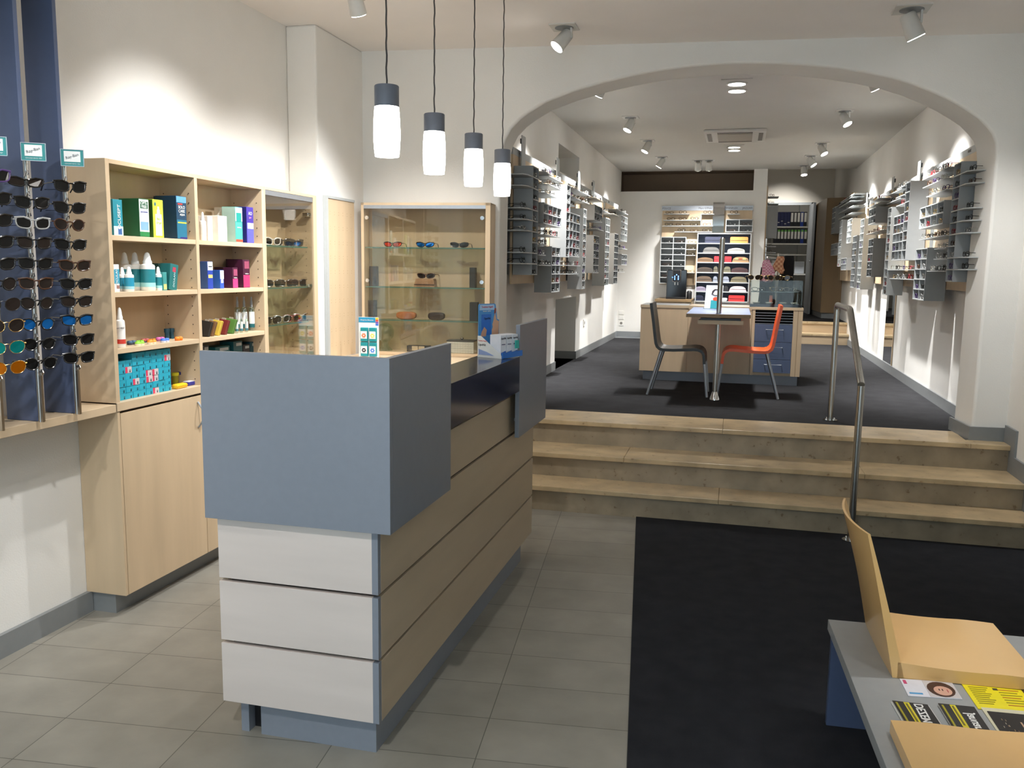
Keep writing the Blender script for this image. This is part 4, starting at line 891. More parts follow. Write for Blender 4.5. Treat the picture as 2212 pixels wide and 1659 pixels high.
# ================================================================== WAITING BENCH
rb_ = math.radians(2.9)
BT = Matrix.Translation((.378, 3.19, 0)) @ Matrix.Rotation(-rb_*-1, 4, 'Z')
def bp(x, y, z): return BT @ Vector((x, y, z))
bn = thing('waiting_bench', 'low grey bench with blue panel leg carrying two beech seats', 'bench', basis=BT)
MB().box(0, .98, -1.75, 0, .362, .40, T=BT, bev=.0015).build('bench_top', M['benchgrey'], bn)
b = MB().box(.015, .045, -.02+.005, -.002, 0, .362, T=BT)
MB().box(.012, .72, -.03, -.004, 0.002, .3615, T=BT).build('leg_panel', M['blue'], bn)
MB().box(.012, .72, -1.70, -1.674, .002, .3615, T=BT).build('leg_panel', M['blue'], bn)
b.b.free()
def seat_shell(T, label, withback=True):
    root = thing('bench_seat', label, 'seat', basis=T, group='beech seats on the waiting bench')
    # seat: thick curved pad, origin at rear corner; x = forwards, y = across
    n = 14; pr = []
    for i in range(n+1):
        u = i/n; pr.append((.010+.406*u, .052-.010*math.sin(u*math.pi)-.018*max(0, u-.7)**1.5*4))
    pts = [(x, 0, z) for x, z in pr] + [(.416, 0, .004), (.010, 0, .0)]
    b = MB().prism([T @ Vector(q) for q in pts], T.to_3x3() @ Vector((0, .43, 0))); b.build('seat', M['beech'], root, True)
    def back(u, v, t):   # v up, u across; bowed horizontally, leaning backwards, thinner towards the top
        y = .43*u; bow = .030*(1-(2*u-1)**2)
        th = .034*(1-v)+.008*v
        return T @ Vector((.031 - .128*v + .012*v*(1-v) - bow*(.15+.85*v) - th*t, y, .0+.455*v))
    b = MB(); G = [[[b.b.verts.new(back(i/12, j/12, t)) for j in range(13)] for i in range(13)] for t in (0, 1)]
    for i in range(12):
        for j in range(12):
            b._f([G[0][i][j], G[0][i+1][j], G[0][i+1][j+1], G[0][i][j+1]]); b._f([G[1][i][j], G[1][i][j+1], G[1][i+1][j+1], G[1][i+1][j]])
    for i in range(12):
        for j in (0, 12): b._f([G[0][i][j], G[0][i+1][j], G[1][i+1][j], G[1][i][j]])
        for q in (0, 12): b._f([G[0][q][i], G[0][q][i+1], G[1][q][i+1], G[1][q][i]])
    if withback: b.build('backrest', M['beech'], root, True)
    else: b.b.free()
    return root
seat_shell(BT @ Matrix.Translation((.130, -.435, .4005)), 'beech seat with curved backrest on the bench, beside the handrail')
cq = BT.inverted() @ at(1924, 1554, Z=.4425)
seat_shell(BT @ Matrix.Translation((cq.x+.416, cq.y, .4005)) @ Matrix.Rotation(math.pi, 4, 'Z'), 'beech seat cut off by the bottom edge of the photo, turned the other way')
# magazines on the bench
def flat(c0, c1, c3, label, name, cat, col, z0, th=.002, group='printed matter on the waiting bench', layers=1):
    """sheet with corners c0 (origin), c1 (x direction), c3 (y direction) in photograph pixels, lying at z0"""
    P0, P1, P3 = [at(*q, Z=z0) for q in (c0, c1, c3)]
    xv, yv = P1-P0, P3-P0
    r = thing(name, label, cat, tuple(P0), 0, group)
    for k in range(layers):
        o = Vector((random.uniform(-.004, .004), random.uniform(-.004, .004), 0)) if k < layers-1 else Vector((0, 0, 0))
        b = MB().prism([P0+o+Vector((0, 0, th*k)), P1+o+Vector((0, 0, th*k)), P1+yv+o+Vector((0, 0, th*k)), P3+o+Vector((0, 0, th*k))], (0, 0, th*.92)); b.build('sheet', C(col if k == layers-1 else (214, 212, 206)), r)
    return r, P0+Vector((0, 0, th*layers)), xv, yv
def patch(r, P, xv, yv, pts, col, name='printed_area', h=.0006):
    MB().prism([P+xv*a+yv*b_ for a, b_ in pts], (0, 0, h)).build(name, C(col), r)
def rect(a, b_, c, d): return [(a, c), (b_, c), (b_, d), (a, d)]
zb_ = .4006
r, P, xv, yv = flat((1943, 1467), (2055, 1474), (1962, 1504), 'white leaflet with a portrait of a smiling dark-haired person, lying on the bench', 'leaflet', 'leaflet', (214, 214, 222), zb_)
patch(r, P, xv, yv, rect(.42, .99, .02, .98), (196, 190, 190))
el = [(.70+.26*math.cos(t*math.pi/10), .52+.44*math.sin(t*math.pi/10)) for t in range(20)]
patch(r, P, xv, yv, el, (66, 40, 34), 'hair_print', .0007)
el = [(.72+.17*math.cos(t*math.pi/10), .60+.27*math.sin(t*math.pi/10)) for t in range(20)]
patch(r, P, xv, yv, el, (206, 160, 140), 'face_print', .0009)
for a in (.66, .72): patch(r, P, xv, yv, rect(a-.012, a+.012, .50, .60), (70, 44, 40), 'eye_print', .0011)
patch(r, P, xv, yv, rect(.80, .82, .52, .68), (170, 70, 76), 'mouth_print', .0011)
patch(r, P, xv, yv, rect(.04, .10, .08, .3), (190, 60, 110)); patch(r, P, xv, yv, rect(.05, .3, .8, .88), (70, 150, 200))
r, P, xv, yv = flat((2076, 1477), (2205, 1487), (2113, 1532), 'yellow printed flyer lying in front of the back seat', 'flyer', 'flyer', (232, 216, 30), zb_)
for k in range(9): patch(r, P, xv, yv, rect(.08, .40-.04*(k % 3), .12+.08*k, .15+.08*k), (150, 138, 30))
for k in range(7): patch(r, P, xv, yv, rect(.55, .90-.05*(k % 2), .16+.1*k, .19+.1*k), (190, 120, 40) if k % 3 == 0 else (150, 138, 30))
patch(r, P, xv, yv, rect(.48, .56, .12, .2), (60, 60, 50))
for (q, lab, word) in ((((1927, 1519), (2003, 1528), (1966, 1585)), 'stack of black and yellow programme cards with white lettering, by the bench edge', 'DEZEMBER'), (((2026, 1525), (2104, 1533), (2066, 1592)), 'stack of black and yellow programme cards beside the first stack', 'Januar')):
    r, P, xv, yv = flat(*q, lab, 'programme_cards', 'card stack', (34, 33, 34), zb_, .0018, layers=5)
    patch(r, P, xv, yv, rect(.06, .12, .05, .95), (160, 150, 30)); patch(r, P, xv, yv, rect(.30, .46, .02, .98), (214, 198, 40)); patch(r, P, xv, yv, rect(.34, .40, .06, .7), (110, 100, 30), h=.0008)
    text(word, .034 if word[0] == 'D' else .036, P+xv*.68+yv*.52+Vector((0, 0, .0008)), yv, -xv, C((236, 234, 230)), r, bold=.0006)
r, P, xv, yv = flat((2132, 1537), (2225, 1546), (2176, 1604), 'black postcard with a night city picture, lying at the right edge of the photo', 'postcard', 'card', (24, 20, 22), zb_+.0028)
for k in range(16):
    a, b_ = random.uniform(.1, .8), random.uniform(.15, .9); patch(r, P, xv, yv, rect(a, a+.012, b_, b_+.05), random.choice(((190, 160, 120), (150, 110, 80), (210, 200, 180))))
patch(r, P, xv, yv, rect(.62, .66, .3, .8), (196, 160, 130)); patch(r, P, xv, yv, rect(.75, .78, .35, .85), (170, 120, 96))
r, P, xv, yv = flat((2118, 1529), (2230, 1539), (2160, 1590), 'cream brochure partly under the black postcard', 'brochure', 'brochure', (206, 200, 172), zb_, .0025)
r, P, xv, yv = flat((2202, 1487), (2230, 1490), (2222, 1512), 'dark leaflet corner at the right edge of the photo behind the yellow flyer', 'leaflet', 'leaflet', (60, 44, 34), zb_)
# ================================================================== HANDRAIL
hr = thing('handrail', 'brushed steel handrail rising beside the limestone steps', 'handrail', (.75, 5.5, 0))
A0, A1, A2, A3, A4 = Vector((.745, 6.952, ZF)), Vector((.745, 6.952, 1.410)), Vector((.748, 6.21, 1.408)), Vector((.757, 5.53, .978)), Vector((.757, 5.53, .0075))
def bend(a, b_, c, r=.03, n=5):
    u = (a-b_).normalized(); v = (c-b_).normalized(); s, e = b_+u*r, b_+v*r
    return [s*(1-t)**2+b_*2*t*(1-t)+e*t*t for t in [i/n for i in range(n+1)]]
pts = [A0] + bend(A0, A1, A2, .035) + bend(A1, A2, A3, .03) + [A3, A4]
MB().tube(bend(A0, A1, A2, .035)+bend(A1, A2, A3, .03)+[A3+Vector((0, 0, .002))], .0212, 20).build('rail', M['steel'], hr, True)
MB().cyl(A0, A1-Vector((0, 0, .034)), .0212, seg=20).build('post', M['steel'], hr, True)
MB().cyl(A4, A3-Vector((0, 0, .003)), .0212, seg=20).build('post', M['steel'], hr, True)
for q in (A0, A4):
    f = MB().cyl(q, q+Vector((0, 0, .006)), .052, seg=28).build('foot_plate', M['chrome'], hr, True)
    for k in range(4): c = q+Vector((.038*math.cos(.6+k*1.57), .038*math.sin(.6+k*1.57), .006)); MB().lathe([(.009, 0), (.009, .006), (.005, .012), (.001, .013)], tuple(c), 10).build('bolt', M['chrome'], f, True)
# ================================================================== EYEGLASSES
def optic_mesh(fr, style):
    a, b, n = ((.0255, .0185, 3.0), (.024, .021, 2.1), (.027, .0165, 3.4))[style]
    mb = MB().use(M[fr]); z0 = b+.003; rt = .0028 if fr not in ('fr_silver', 'fr_gold') else .0018
    for s in (-1, 1): mb.tube([(x, yw(x), z+z0) for x, z in outline(s*.034, a, b, n, 12, .05)], rt, 4, closed=True)
    mb.tube([(-.034+a*.85, yw(.012), z0+b*.4), (0, 0, z0+b*.6), (.034-a*.85, yw(.012), z0+b*.4)], rt, 4)
    for s in (-1, 1):
        xx = .034+a
        mb.tube([(s*xx, yw(xx), z0+b*.5), (s*(xx+.004), .012, z0+b*.5), (s*xx, .095, z0+b*.45), (s*(xx-.006), .132, z0-b*.6)], [.0022, .0022, .0018, .0024], 4)
    mb.use(M['tag']); mb.box(-.005+.034, .007+.034, yw(.034)-.0008, yw(.034)+.0006, z0-b*.55, z0-b*.15)
    bmesh.ops.recalc_face_normals(mb.b, faces=mb.b.faces[:])
    me = bpy.data.meshes.new('eyeglasses'); mb.b.to_mesh(me); mb.b.free()
    for q in mb.mats: me.materials.append(q)
    for p in me.polygons: p.use_smooth = True
    return me
M['tag'] = mat('price_tag', (232, 232, 228), .4, noise=(20, .02))
FRN = [('fr_black', 'black'), ('fr_silver', 'silver'), ('fr_brown', 'brown'), ('fr_clear', 'clear'), ('fr_black', 'black'), ('fr_red', 'red'), ('fr_gold', 'gold'), ('fr_violet', 'violet'), ('fr_black', 'black'), ('fr_silver', 'silver')]
OM = {}
n_opt = 0
def eyeglasses(p, d, where, group, k=None, st=None):
    global n_opt
    n_opt += 1
    fr, w = FRN[(k if k is not None else random.randrange(10)) % 10]; st = random.randrange(3) if st is None else st
    if (fr, st) not in OM: OM[(fr, st)] = optic_mesh(fr, st)
    o = bpy.data.objects.new('eyeglasses', OM[(fr, st)]); COL.objects.link(o)
    o.matrix_world = face(p, d, 0)
    return tag(o, w+' eyeglasses '+where, 'eyeglasses', group)
# ================================================================== CUBBY WALLS
def cubby(side, xf, y0, y1, nc, z0, z1, nr, label, fill, mat_='greyd', short='', pat=None):
    s = 1 if side == 'left' else -1           # front looks along +x on the left wall
    xb = xf - s*.158
    r = thing('cubby_unit', label, 'display shelf', ((xf+xb)/2, y0, z0), 0, 'grey cubby units on the %s eyeglass wall' % side)
    t = .008
    MB().box(xb, xf, y0, y0+t, z0, z1).build('side_panel', M[mat_], r)
    MB().box(xb, xf, y1-t, y1, z0, z1).build('side_panel', M[mat_], r)
    MB().box(xb, xb+s*.006, y0+t, y1-t, z0, z1).build('back_panel', M[mat_], r)
    hz = (z1-z0)/nr; wy = (y1-y0)/nc
    for k in range(nr+1): MB().box(xb+s*.006, xf, y0+t, y1-t, z0+(z1-z0-t)*k/nr, z0+(z1-z0-t)*k/nr+t).build('shelf', M['greyl'], r)
    if nc > 1:
        for c in range(1, nc): MB().box(xb+s*.006, xf-s*.001, y0+wy*c-t/2, y0+wy*c+t/2, z0+t, z1-t).build('divider', M[mat_], r)
    for k in range(nr):
        for c in range(nc):
            if random.random() > fill or (pat and not pat(c, k)): continue
            p = (xf - s*.012, y0+wy*(c+.5), z0+(z1-z0-t)*k/nr+t+.0004)
            row = ORD[nr-1-k] if nr > 1 else 'only'
            cell = '%s cell down%s, %s' % (row, '' if nc == 1 else ', %s column' % ORD[c], short)
            eyeglasses(p, (s, -.15, 0), 'in '+cell, 'eyeglasses on the %s wall' % side)
    return r
def shelf(side, xf, q0, q1, label, n, short, width=.15):
    s = 1 if side == 'left' else -1
    a = at(*q0, X=xf); c = at(*q1, X=xf); z = (a.z+c.z)/2; xb = xf - s*(width+.008)
    o = MB().prism([(xb, a.y-.02, z-.006), (xf, a.y, z-.006), (xf, c.y, z-.006), (xb, c.y+.02, z-.006)], (0, 0, .006)); single('display_shelf', o, M['greyl'], label, 'display shelf', 'thin shelves on the %s eyeglass wall' % side)
    L = c.y-a.y
    for i in range(n):
        eyeglasses((xf-s*.014, a.y+L*(i+.5)/n, z+.0004), (s, random.uniform(-.2, .1), 0), 'on the %s' % short+(', %s along' % ORD[i] if n > 1 else ''), 'eyeglasses on the %s wall' % side)
W1 = 'left'; xf = -1.60
cubby(W1, xf, 6.80, 7.0, 1, 1.60, 2.46, 10, 'ten-cell tall grey column at the near end of the left eyeglass wall, beside the arch', 1, short='tall left column by the arch')
cubby(W1, xf, 7.20, 7.97, 4, 2.03, 2.205, 2, 'wide eight-cell grey box near the arch on the left eyeglass wall', 1, short='wide eight-cell box, left wall')
cubby(W1, xf, 8.215, 8.40, 1, 1.765, 2.45, 8, 'tall single grey column with large flat side, behind the eight-cell box on the left wall', .9, short='second tall column, left wall')
cubby(W1, xf, 8.40, 8.95, 3, 1.775, 2.20, 5, 'three-column grey block attached right of the second tall column on the left wall', .6, short='block right of second column, left wall')
cubby(W1, xf, 9.15, 9.345, 1, 1.44, 2.29, 10, 'pale tall column reaching lowest in the middle of the left eyeglass wall', .75, 'palegrey', short='pale tall column, left wall')
cubby(W1, xf, 7.575, 7.955, 2, 1.44, 1.85, 5, 'two-column low grey unit hanging under the eight-cell box on the left wall', 1, short='low two-column unit, left wall')
cubby(W1, xf, 9.88, 10.46, 3, 2.21, 2.385, 2, 'six-cell grey box high in the middle of the left eyeglass wall', .8, short='six-cell box, left wall')
cubby(W1, xf, 9.87, 10.265, 2, 1.61, 2.04, 5, 'two-column grey unit below the six-cell box on the left wall', .8, short='unit below six-cell box, left wall')
cubby(W1, xf, 10.76, 11.12, 2, 1.45, 2.29, 10, 'tall pale two-column unit far along the left eyeglass wall', .2, 'palegrey', short='far tall two-column unit, left wall')
cubby(W1, xf, 11.58, 11.97, 2, 1.46, 2.135, 8, 'two-column grey unit next to the farthest boxes on the left wall', .2, short='far two-column unit, left wall')
cubby(W1, xf, 12.19, 12.92, 3, 2.06, 2.41, 4, 'twelve-cell pale box at the far upper end of the left eyeglass wall', .4, 'palegrey', short='far twelve-cell box, left wall')
cubby(W1, xf, 12.37, 13.0, 3, 1.72, 1.875, 2, 'small six-cell box at the far lower end of the left eyeglass wall', .4, short='far lower box, left wall')
LS = [((1176, 369), (1196, 379.6), 2, 'top shelf beside near column'), ((1186, 384), (1216, 389.5), 3, 'second shelf beside near column'), ((1186, 398.5), (1213.4, 408.6), 3, 'third shelf beside near column'), ((1176, 415), (1204.7, 426.7), 3, 'fourth shelf beside near column'),
      ((1178, 507), (1210, 511), 4, 'shelf under the eight-cell box'), ((1168, 527.6), (1184.7, 529), 2, 'short shelf above the low two-column unit'), ((1165, 550), (1179, 550.5), 2, 'short shelf left of the low two-column unit'), ((1165, 572), (1190, 573.2), 4, 'lowest shelf beside the near column'),
      ((1235, 404.5), (1256, 413), 3, 'topmost shelf right of the second column'), ((1234, 423.4), (1254.7, 431), 3, 'second shelf right of the second column'), ((1234, 440), (1245.6, 446.7), 2, 'third shelf right of the second column'), ((1258, 416), (1276, 422), 2, 'high shelf above the pale column'),
      ((1258, 433), (1273, 440), 2, 'shelf just above the pale column'), ((1285, 427), (1304, 436), 2, 'high shelf above the six-cell box'), ((1303, 456), (1318, 459), 2, 'shelf right of the six-cell box'), ((1325, 463), (1337.5, 465.5), 1, 'shelf above the far two-column unit'), ((1333, 455), (1357, 460), 3, 'farthest high shelf'),
      ((1287.8, 494), (1304, 498), 2, 'shelf under the six-cell box'), ((1216, 573), (1254, 573), 4, 'long low shelf under the second column'), ((1214, 591), (1249, 591.5), 4, 'lowest shelf before the pale column'), ((1336, 536.4), (1355, 536.8), 2, 'farthest middle shelf'), ((1334.5, 587.3), (1349.6, 587.6), 2, 'farthest lowest shelf')]
for q0, q1, n, w in LS: shelf(W1, xf, q0, q1, 'thin grey %s on the left wall' % w, n, w+', left wall')
W2 = 'right'; xr_ = 1.50
cubby(W2, xr_, 6.84, 7.05, 1, 1.596, 2.443, 10, 'ten-cell tall grey column at the near end of the right eyeglass wall, beside the arch', 1, short='tall right column by the arch')
cubby(W2, xr_, 7.29, 8.19, 4, 2.03, 2.21, 2, 'wide eight-cell grey box near the arch on the right eyeglass wall', 1, short='wide eight-cell box, right wall')
cubby(W2, xr_, 8.72, 8.93, 1, 1.775, 2.495, 8, 'tall single grey column with large flat side, behind the eight-cell box on the right wall', .8, short='second tall column, right wall')
cubby(W2, xr_, 8.935, 9.47, 3, 1.78, 2.215, 5, 'three-column grey block attached left of the second tall column on the right wall', .6, short='block by second column, right wall')
cubby(W2, xr_, 9.65, 9.87, 1, 1.427, 2.325, 10, 'pale tall column reaching lowest in the middle of the right eyeglass wall', .75, 'palegrey', short='pale tall column, right wall')
cubby(W2, xr_, 7.77, 8.24, 2, 1.43, 1.864, 5, 'two-column low grey unit hanging under the eight-cell box on the right wall', 1, short='low two-column unit, right wall')
cubby(W2, xr_, 10.73, 11.28, 3, 2.223, 2.405, 2, 'six-cell grey box high in the middle of the right eyeglass wall', .8, short='six-cell box, right wall')
cubby(W2, xr_, 10.76, 11.14, 2, 1.607, 2.05, 5, 'two-column grey unit below the six-cell box on the right wall', .7, short='unit below six-cell box, right wall')
cubby(W2, xr_, 11.62, 11.96, 2, 1.446, 2.325, 10, 'tall pale two-column unit far along the right eyeglass wall', .2, 'palegrey', short='far tall two-column unit, right wall')
cubby(W2, xr_, 12.23, 12.62, 2, 1.457, 2.143, 8, 'two-column grey unit next to the far boxes on the right wall', .2, short='far two-column unit, right wall')
cubby(W2, xr_, 12.85, 13.37, 3, 2.068, 2.40, 4, 'twelve-cell pale box at the far upper end of the right eyeglass wall', .3, 'palegrey', short='far twelve-cell box, right wall')
cubby(W2, xr_, 13.2, 13.85, 3, 1.69, 1.865, 2, 'small six-cell box at the far lower end of the right eyeglass wall', .3, short='far lower box, right wall')
cubby(W2, xr_, 14.0, 14.36, 2, 1.746, 2.443, 7, 'two-column pale unit before the rear steps on the right wall', .25, 'palegrey', short='unit before the rear steps, right wall')
cubby(W2, xr_, 15.1, 15.6, 2, 2.29, 2.72, 5, 'small high unit above the rear landing on the right wall', .2, short='high unit above the landing, right wall')
cubby(W2, xr_, 14.6, 15.45, 4, 1.93, 2.12, 2, 'low eight-cell box at the very end of the right wall above the landing', .2, short='last eight-cell box, right wall')
RSH = [((2047, 360), (2032.6, 367.6), 2, 'top shelf beside near column'), ((2040, 372), (1993, 382), 4, 'second shelf beside near column'), ((2042, 386), (1993, 403.4), 3, 'third shelf beside near column'), ((2043, 409.4), (2001, 424), 4, 'fourth shelf beside near column'),
       ((2040, 510), (1985, 515.7), 4, 'shelf under the eight-cell box'), ((2044, 535.8), (2018, 536), 2, 'short shelf above the low two-column unit'), ((2043, 558), (2016.7, 558.8), 2, 'short shelf right of the low two-column unit'), ((2040, 584.6), (2002, 585.3), 3, 'lowest shelf beside the near column'),
       ((1970, 582.7), (1916, 582), 4, 'long low shelf under the second column'), ((1968, 603), (1921, 601), 4, 'lowest shelf before the pale column'), ((1955, 399), (1937, 408.7), 2, 'topmost shelf left of the second column'), ((1948, 411), (1917, 418), 2, 'second shelf left of the second column'),
       ((1955, 418), (1935, 428), 2, 'third shelf left of the second column'), ((1945, 430.6), (1916, 436.6), 2, 'fourth shelf left of the second column'), ((1954, 438), (1936, 445), 1, 'fifth shelf left of the second column'), ((1900, 428), (1882, 436), 3, 'high shelf above the six-cell box'), ((1903, 443), (1873, 442.5), 0, 'lower shelf above the six-cell box'),
       ((1909, 499), (1871, 502.7), 4, 'shelf under the six-cell box'), ((1845, 425), (1816, 430), 2, 'topmost of the far shelf cluster'), ((1840, 436), (1804, 438.4), 2, 'second of the far shelf cluster'), ((1838, 438), (1813, 444), 1, 'third of the far shelf cluster'), ((1843, 449), (1812, 456), 1, 'fourth of the far shelf cluster'), ((1841, 465), (1811, 468), 1, 'lowest of the far shelf cluster')]
for q0, q1, n, w in RSH: shelf(W2, xr_, q0, q1, 'thin grey %s on the right wall' % w, n, w+', right wall')
# shelves on the near side of the two end columns (rows where the photo shows them)
for side, xf_, y0, zb0, zt0, rows in (('left', -1.60, 6.80, 1.60, 2.46, (1, 2, 4, 5, 6, 8, 9)), ('right', 1.50, 6.84, 1.596, 2.443, (1, 2, 4, 5, 6, 8, 9))):
    s = 1 if side == 'left' else -1
    for j, k in enumerate(rows):
        z = zb0+(zt0-zb0-.008)*k/10; xb = xf_-s*.30
        b = MB().prism([(xb, y0-.24, z), (xf_-s*.03, y0-.24, z), (xf_, y0-.17, z), (xf_, y0-.001, z), (xb, y0-.001, z)], (0, 0, .008)); single('display_shelf', b, M['greyl'], 'thin shelf on the near side of the first %s column, %s from the bottom' % (side, ORD[j]), 'display shelf', 'thin shelves on the %s eyeglass wall' % side)
        if not (side == 'left' and k in (8, 9)): eyeglasses((xf_-s*.045, y0-.12, z+.0084), (s, -.1, 0), 'on side shelf of first %s column, %s from bottom' % (side, ORD[j]), 'eyeglasses on the %s wall' % side, k=(0, 0, 9, 0, 0, 2, 0)[j])
# wooden back panels, header bands, posts and brackets of the two walls
for side, xw, x0, x1, ya_, yb2 in (('left', RL, -1.782, -1.764, 6.78, 13.1), ('right', RR, 1.664, 1.682, 6.85, 15.65)):
    s = 1 if side == 'left' else -1
    r = thing('back_panel_wall', 'maple backing panels with grey header band behind the %s eyeglass shelves' % side, 'wall panel', ((x0+x1)/2, ya_, 1.52))
    n = 5; L = (yb2-ya_)/n
    for i in range(n):
        g0 = ya_+L*i+.01; g1 = ya_+L*(i+1)-.22
        MB().box(x0, x1, g0, g1, 1.525, 2.55).build('backing_panel', M['maple'], r)
        MB().box(x0, x1+s*0, g0, g1+.2, 2.5505, 2.606).build('header_band', M['greyl'], r)
        text(('POLICE', 'JAGUAR', 'TITANFLEX', "Marc O'Polo", 'POLICE')[i], .03, ((x1 if s > 0 else x0)+s*.0006, g0+.25 if s > 0 else g0+.5, 2.578), (0, s, 0), (0, 0, 1), C((70, 72, 74)), r)
        MB().box(min(x0, xw)+.001 if s < 0 else xw+.001, x0 if s > 0 else xw-.001, g0+.1, g0+.13, 1.6, 2.5).build('wall_bracket', M['base'], r)
    for i in range(n):
        g1 = ya_+L*(i+1)-.21
        m_ = thing('mirror_strip', 'narrow tall mirror strip between shelves on the %s wall, %s from the arch' % (side, ORD[i]), 'mirror', (x1 if s > 0 else x0, g1+.08, 1.53), 0, 'narrow mirrors on the eyeglass walls')
        MB().box(x0+.002, x1-.002, g1+.005, g1+.165, 1.53, 2.545).build('mirror_glass', M['mirror'], m_)
        MB().box(x0, x1, g1+.168, g1+.19, 1.5255, 2.5495).build('edge_strip', M['maple_inner'], m_)
for side, ys, xp in (('left', (7.02, 8.43, 9.6, 10.6), -1.74), ('right', (6.95, 9.15, 10.6, 12.6), 1.645)):
    for i, y in enumerate(ys):
        s = 1 if side == 'left' else -1
        r = thing('signal_post', 'short upright grey plate rising above the %s eyeglass wall, %s from the arch' % (side, ORD[i]), 'plate', (xp, y, 2.45), 0, 'upright plates above the eyeglass walls')
        MB().box(xp, xp+s*.006, y-.065, y+.065, 2.44, 2.72).build('plate', M['greyl'], r)
        MB().box(xp-s*.02, xp, y-.02, y+.02, 2.66, 2.70).build('clip', M['black'], r)
# mirror in the right rear wall
mr_ = thing('wall_mirror', 'slim floor mirror with wooden edge in the right rear wall, reflecting the rear steps', 'mirror', (RR, 10.8, ZF+.095))
MB().box(RR-.006, RR-.001, 10.47, 11.05, ZF+.0955, 1.45).build('mirror_glass', M['mirror'], mr_)
MB().box(RR-.010, RR-.001, 10.44, 10.47, ZF+.0955, 1.45).build('edge_strip', M['maple'], mr_)
# ================================================================== DISPLAY BOARD ON THE BACK WALL
YB = 14.5
def bx(px, py=540, Y=YB): return at(px, py, Y=Y).x
def bz(py, px=1530, Y=YB): return at(px, py, Y=Y).z
def zx(x): return 1410+x/6.636
def zy(y): return 430+y/6.636
bd = thing('display_board', 'maple eyeglass display board with grey cubbies on the back wall', 'display board', (-.52, 14.6, 1.25))
L0, R0, T0 = bx(1430, 450), bx(1626, 450), bz(443.5)
MB().box(L0, R0, 14.60, 14.645, 1.42, T0-.075).build('backing_panel', M['maple'], bd)
MB().box(L0-.01, R0+.01, 14.595, 14.648, T0-.075, T0).build('header_band', M['alu'], bd)
for w, x, sz in (('POLICE', 200, .042), ("Marc O'Polo", 755, .042), ('TITANFLEX', 1125, .040), ('JAGUAR', 1360, .044)):
    text(w, sz, (bx(zx(x), 447, 14.595), 14.5945, T0-.04), (1, 0, 0), (0, 0, 1), C((40, 42, 46)), bd)
def bshelf(x0, x1, y, glasses, nm):
    z = bz(zy(y)); MB().box(bx(zx(x0)), bx(zx(x1)), 14.47, 14.5995, z-.010, z).build('shelf', M['greyl'], bd)
    for i, gx in enumerate(glasses): eyeglasses((bx(zx(gx)), 14.482, z+.0005), (0, -1, 0), 'on the back wall board, %s%s' % (nm, ', %s along' % ORD[i] if len(glasses) > 1 else ''), 'eyeglasses on the back wall board', k=(0, 2, 4, 5)[i % 4])
for a in ((140, 500, 210, (220, 410), 'topmost left shelf'), (135, 665, 300, (245, 410, 580), 'second shelf down'), (125, 850, 383, (215, 375, 575, 760), 'third shelf down'), (305, 840, 467, (400, 580, 755), 'fourth shelf down'), (680, 858, 213, (760,), 'short shelf left of the mirror'), (1048, 1225, 213, (1140,), 'short shelf right of the mirror'),
          (480, 622, 637, (555,), 'first small shelf by the case tower'), (478, 620, 721, (550,), 'second small shelf by the case tower'), (475, 618, 806, (545,), 'third small shelf by the case tower'), (470, 612, 1056, (550,), 'lowest small shelf by the case tower')): bshelf(*a)
MB().box(bx(zx(670)), bx(zx(680)), 14.47, 14.5995, bz(zy(383)), bz(zy(213))).build('bracket', M['greyl'], bd)
def bgrid(x0, x1, ys, nc, short, skip=()):
    b = MB(); xa, xb2 = bx(zx(x0)), bx(zx(x1)); zl = [bz(zy(y)) for y in ys]
    for z in zl: b.box(xa, xb2, 14.46, 14.60, z-.006, z+.006)
    for c in range(nc+1): x = xa+(xb2-xa)*c/nc; b.box(x-.006, x+.006, 14.4605, 14.60, zl[-1], zl[0])
    g = b.build('cubby_grid', M['greyl'], bd); MB().box(xa, xb2, 14.592, 14.5995, zl[-1], zl[0]).build('cubby_back', M['greyd'], g)
    for k in range(len(ys)-1):
        for c in range(nc):
            if (c, k) in skip: continue
            eyeglasses((xa+(xb2-xa)*(c+.5)/nc, 14.48, zl[k+1]+.0065), (0, -1, 0), 'on the back wall board, %s, %s row down, %s' % (short, ORD[k], 'left cell' if c == 0 else 'right cell'), 'eyeglasses on the back wall board', k=(0, 2, 4, 8, 2)[(k+c) % 5])
bgrid(1035, 1412, (297, 383, 470), 2, 'upper right cubbies')
bgrid(116, 472, (550, 633, 716, 801, 884, 967, 1050, 1133, 1216), 2, 'left cubbies', {(0, 1), (0, 2), (1, 3), (0, 5), (1, 5), (1, 6), (1, 7), (0, 7)})
pm = thing('mirror_strip', 'tall narrow mirror sticking up above the back wall display board', 'mirror', (-.33, 14.5, 2.27))
MB().box(bx(1540.5, 450), bx(1565.2, 450), 14.50, 14.506, bz(502), bz(437)).build('mirror_glass', M['mirror'], pm)
MB().box(bx(1540.5, 450), bx(1565.2, 450), 14.507, 14.513, bz(502), bz(437)).build('backing', M['greyd'], pm)
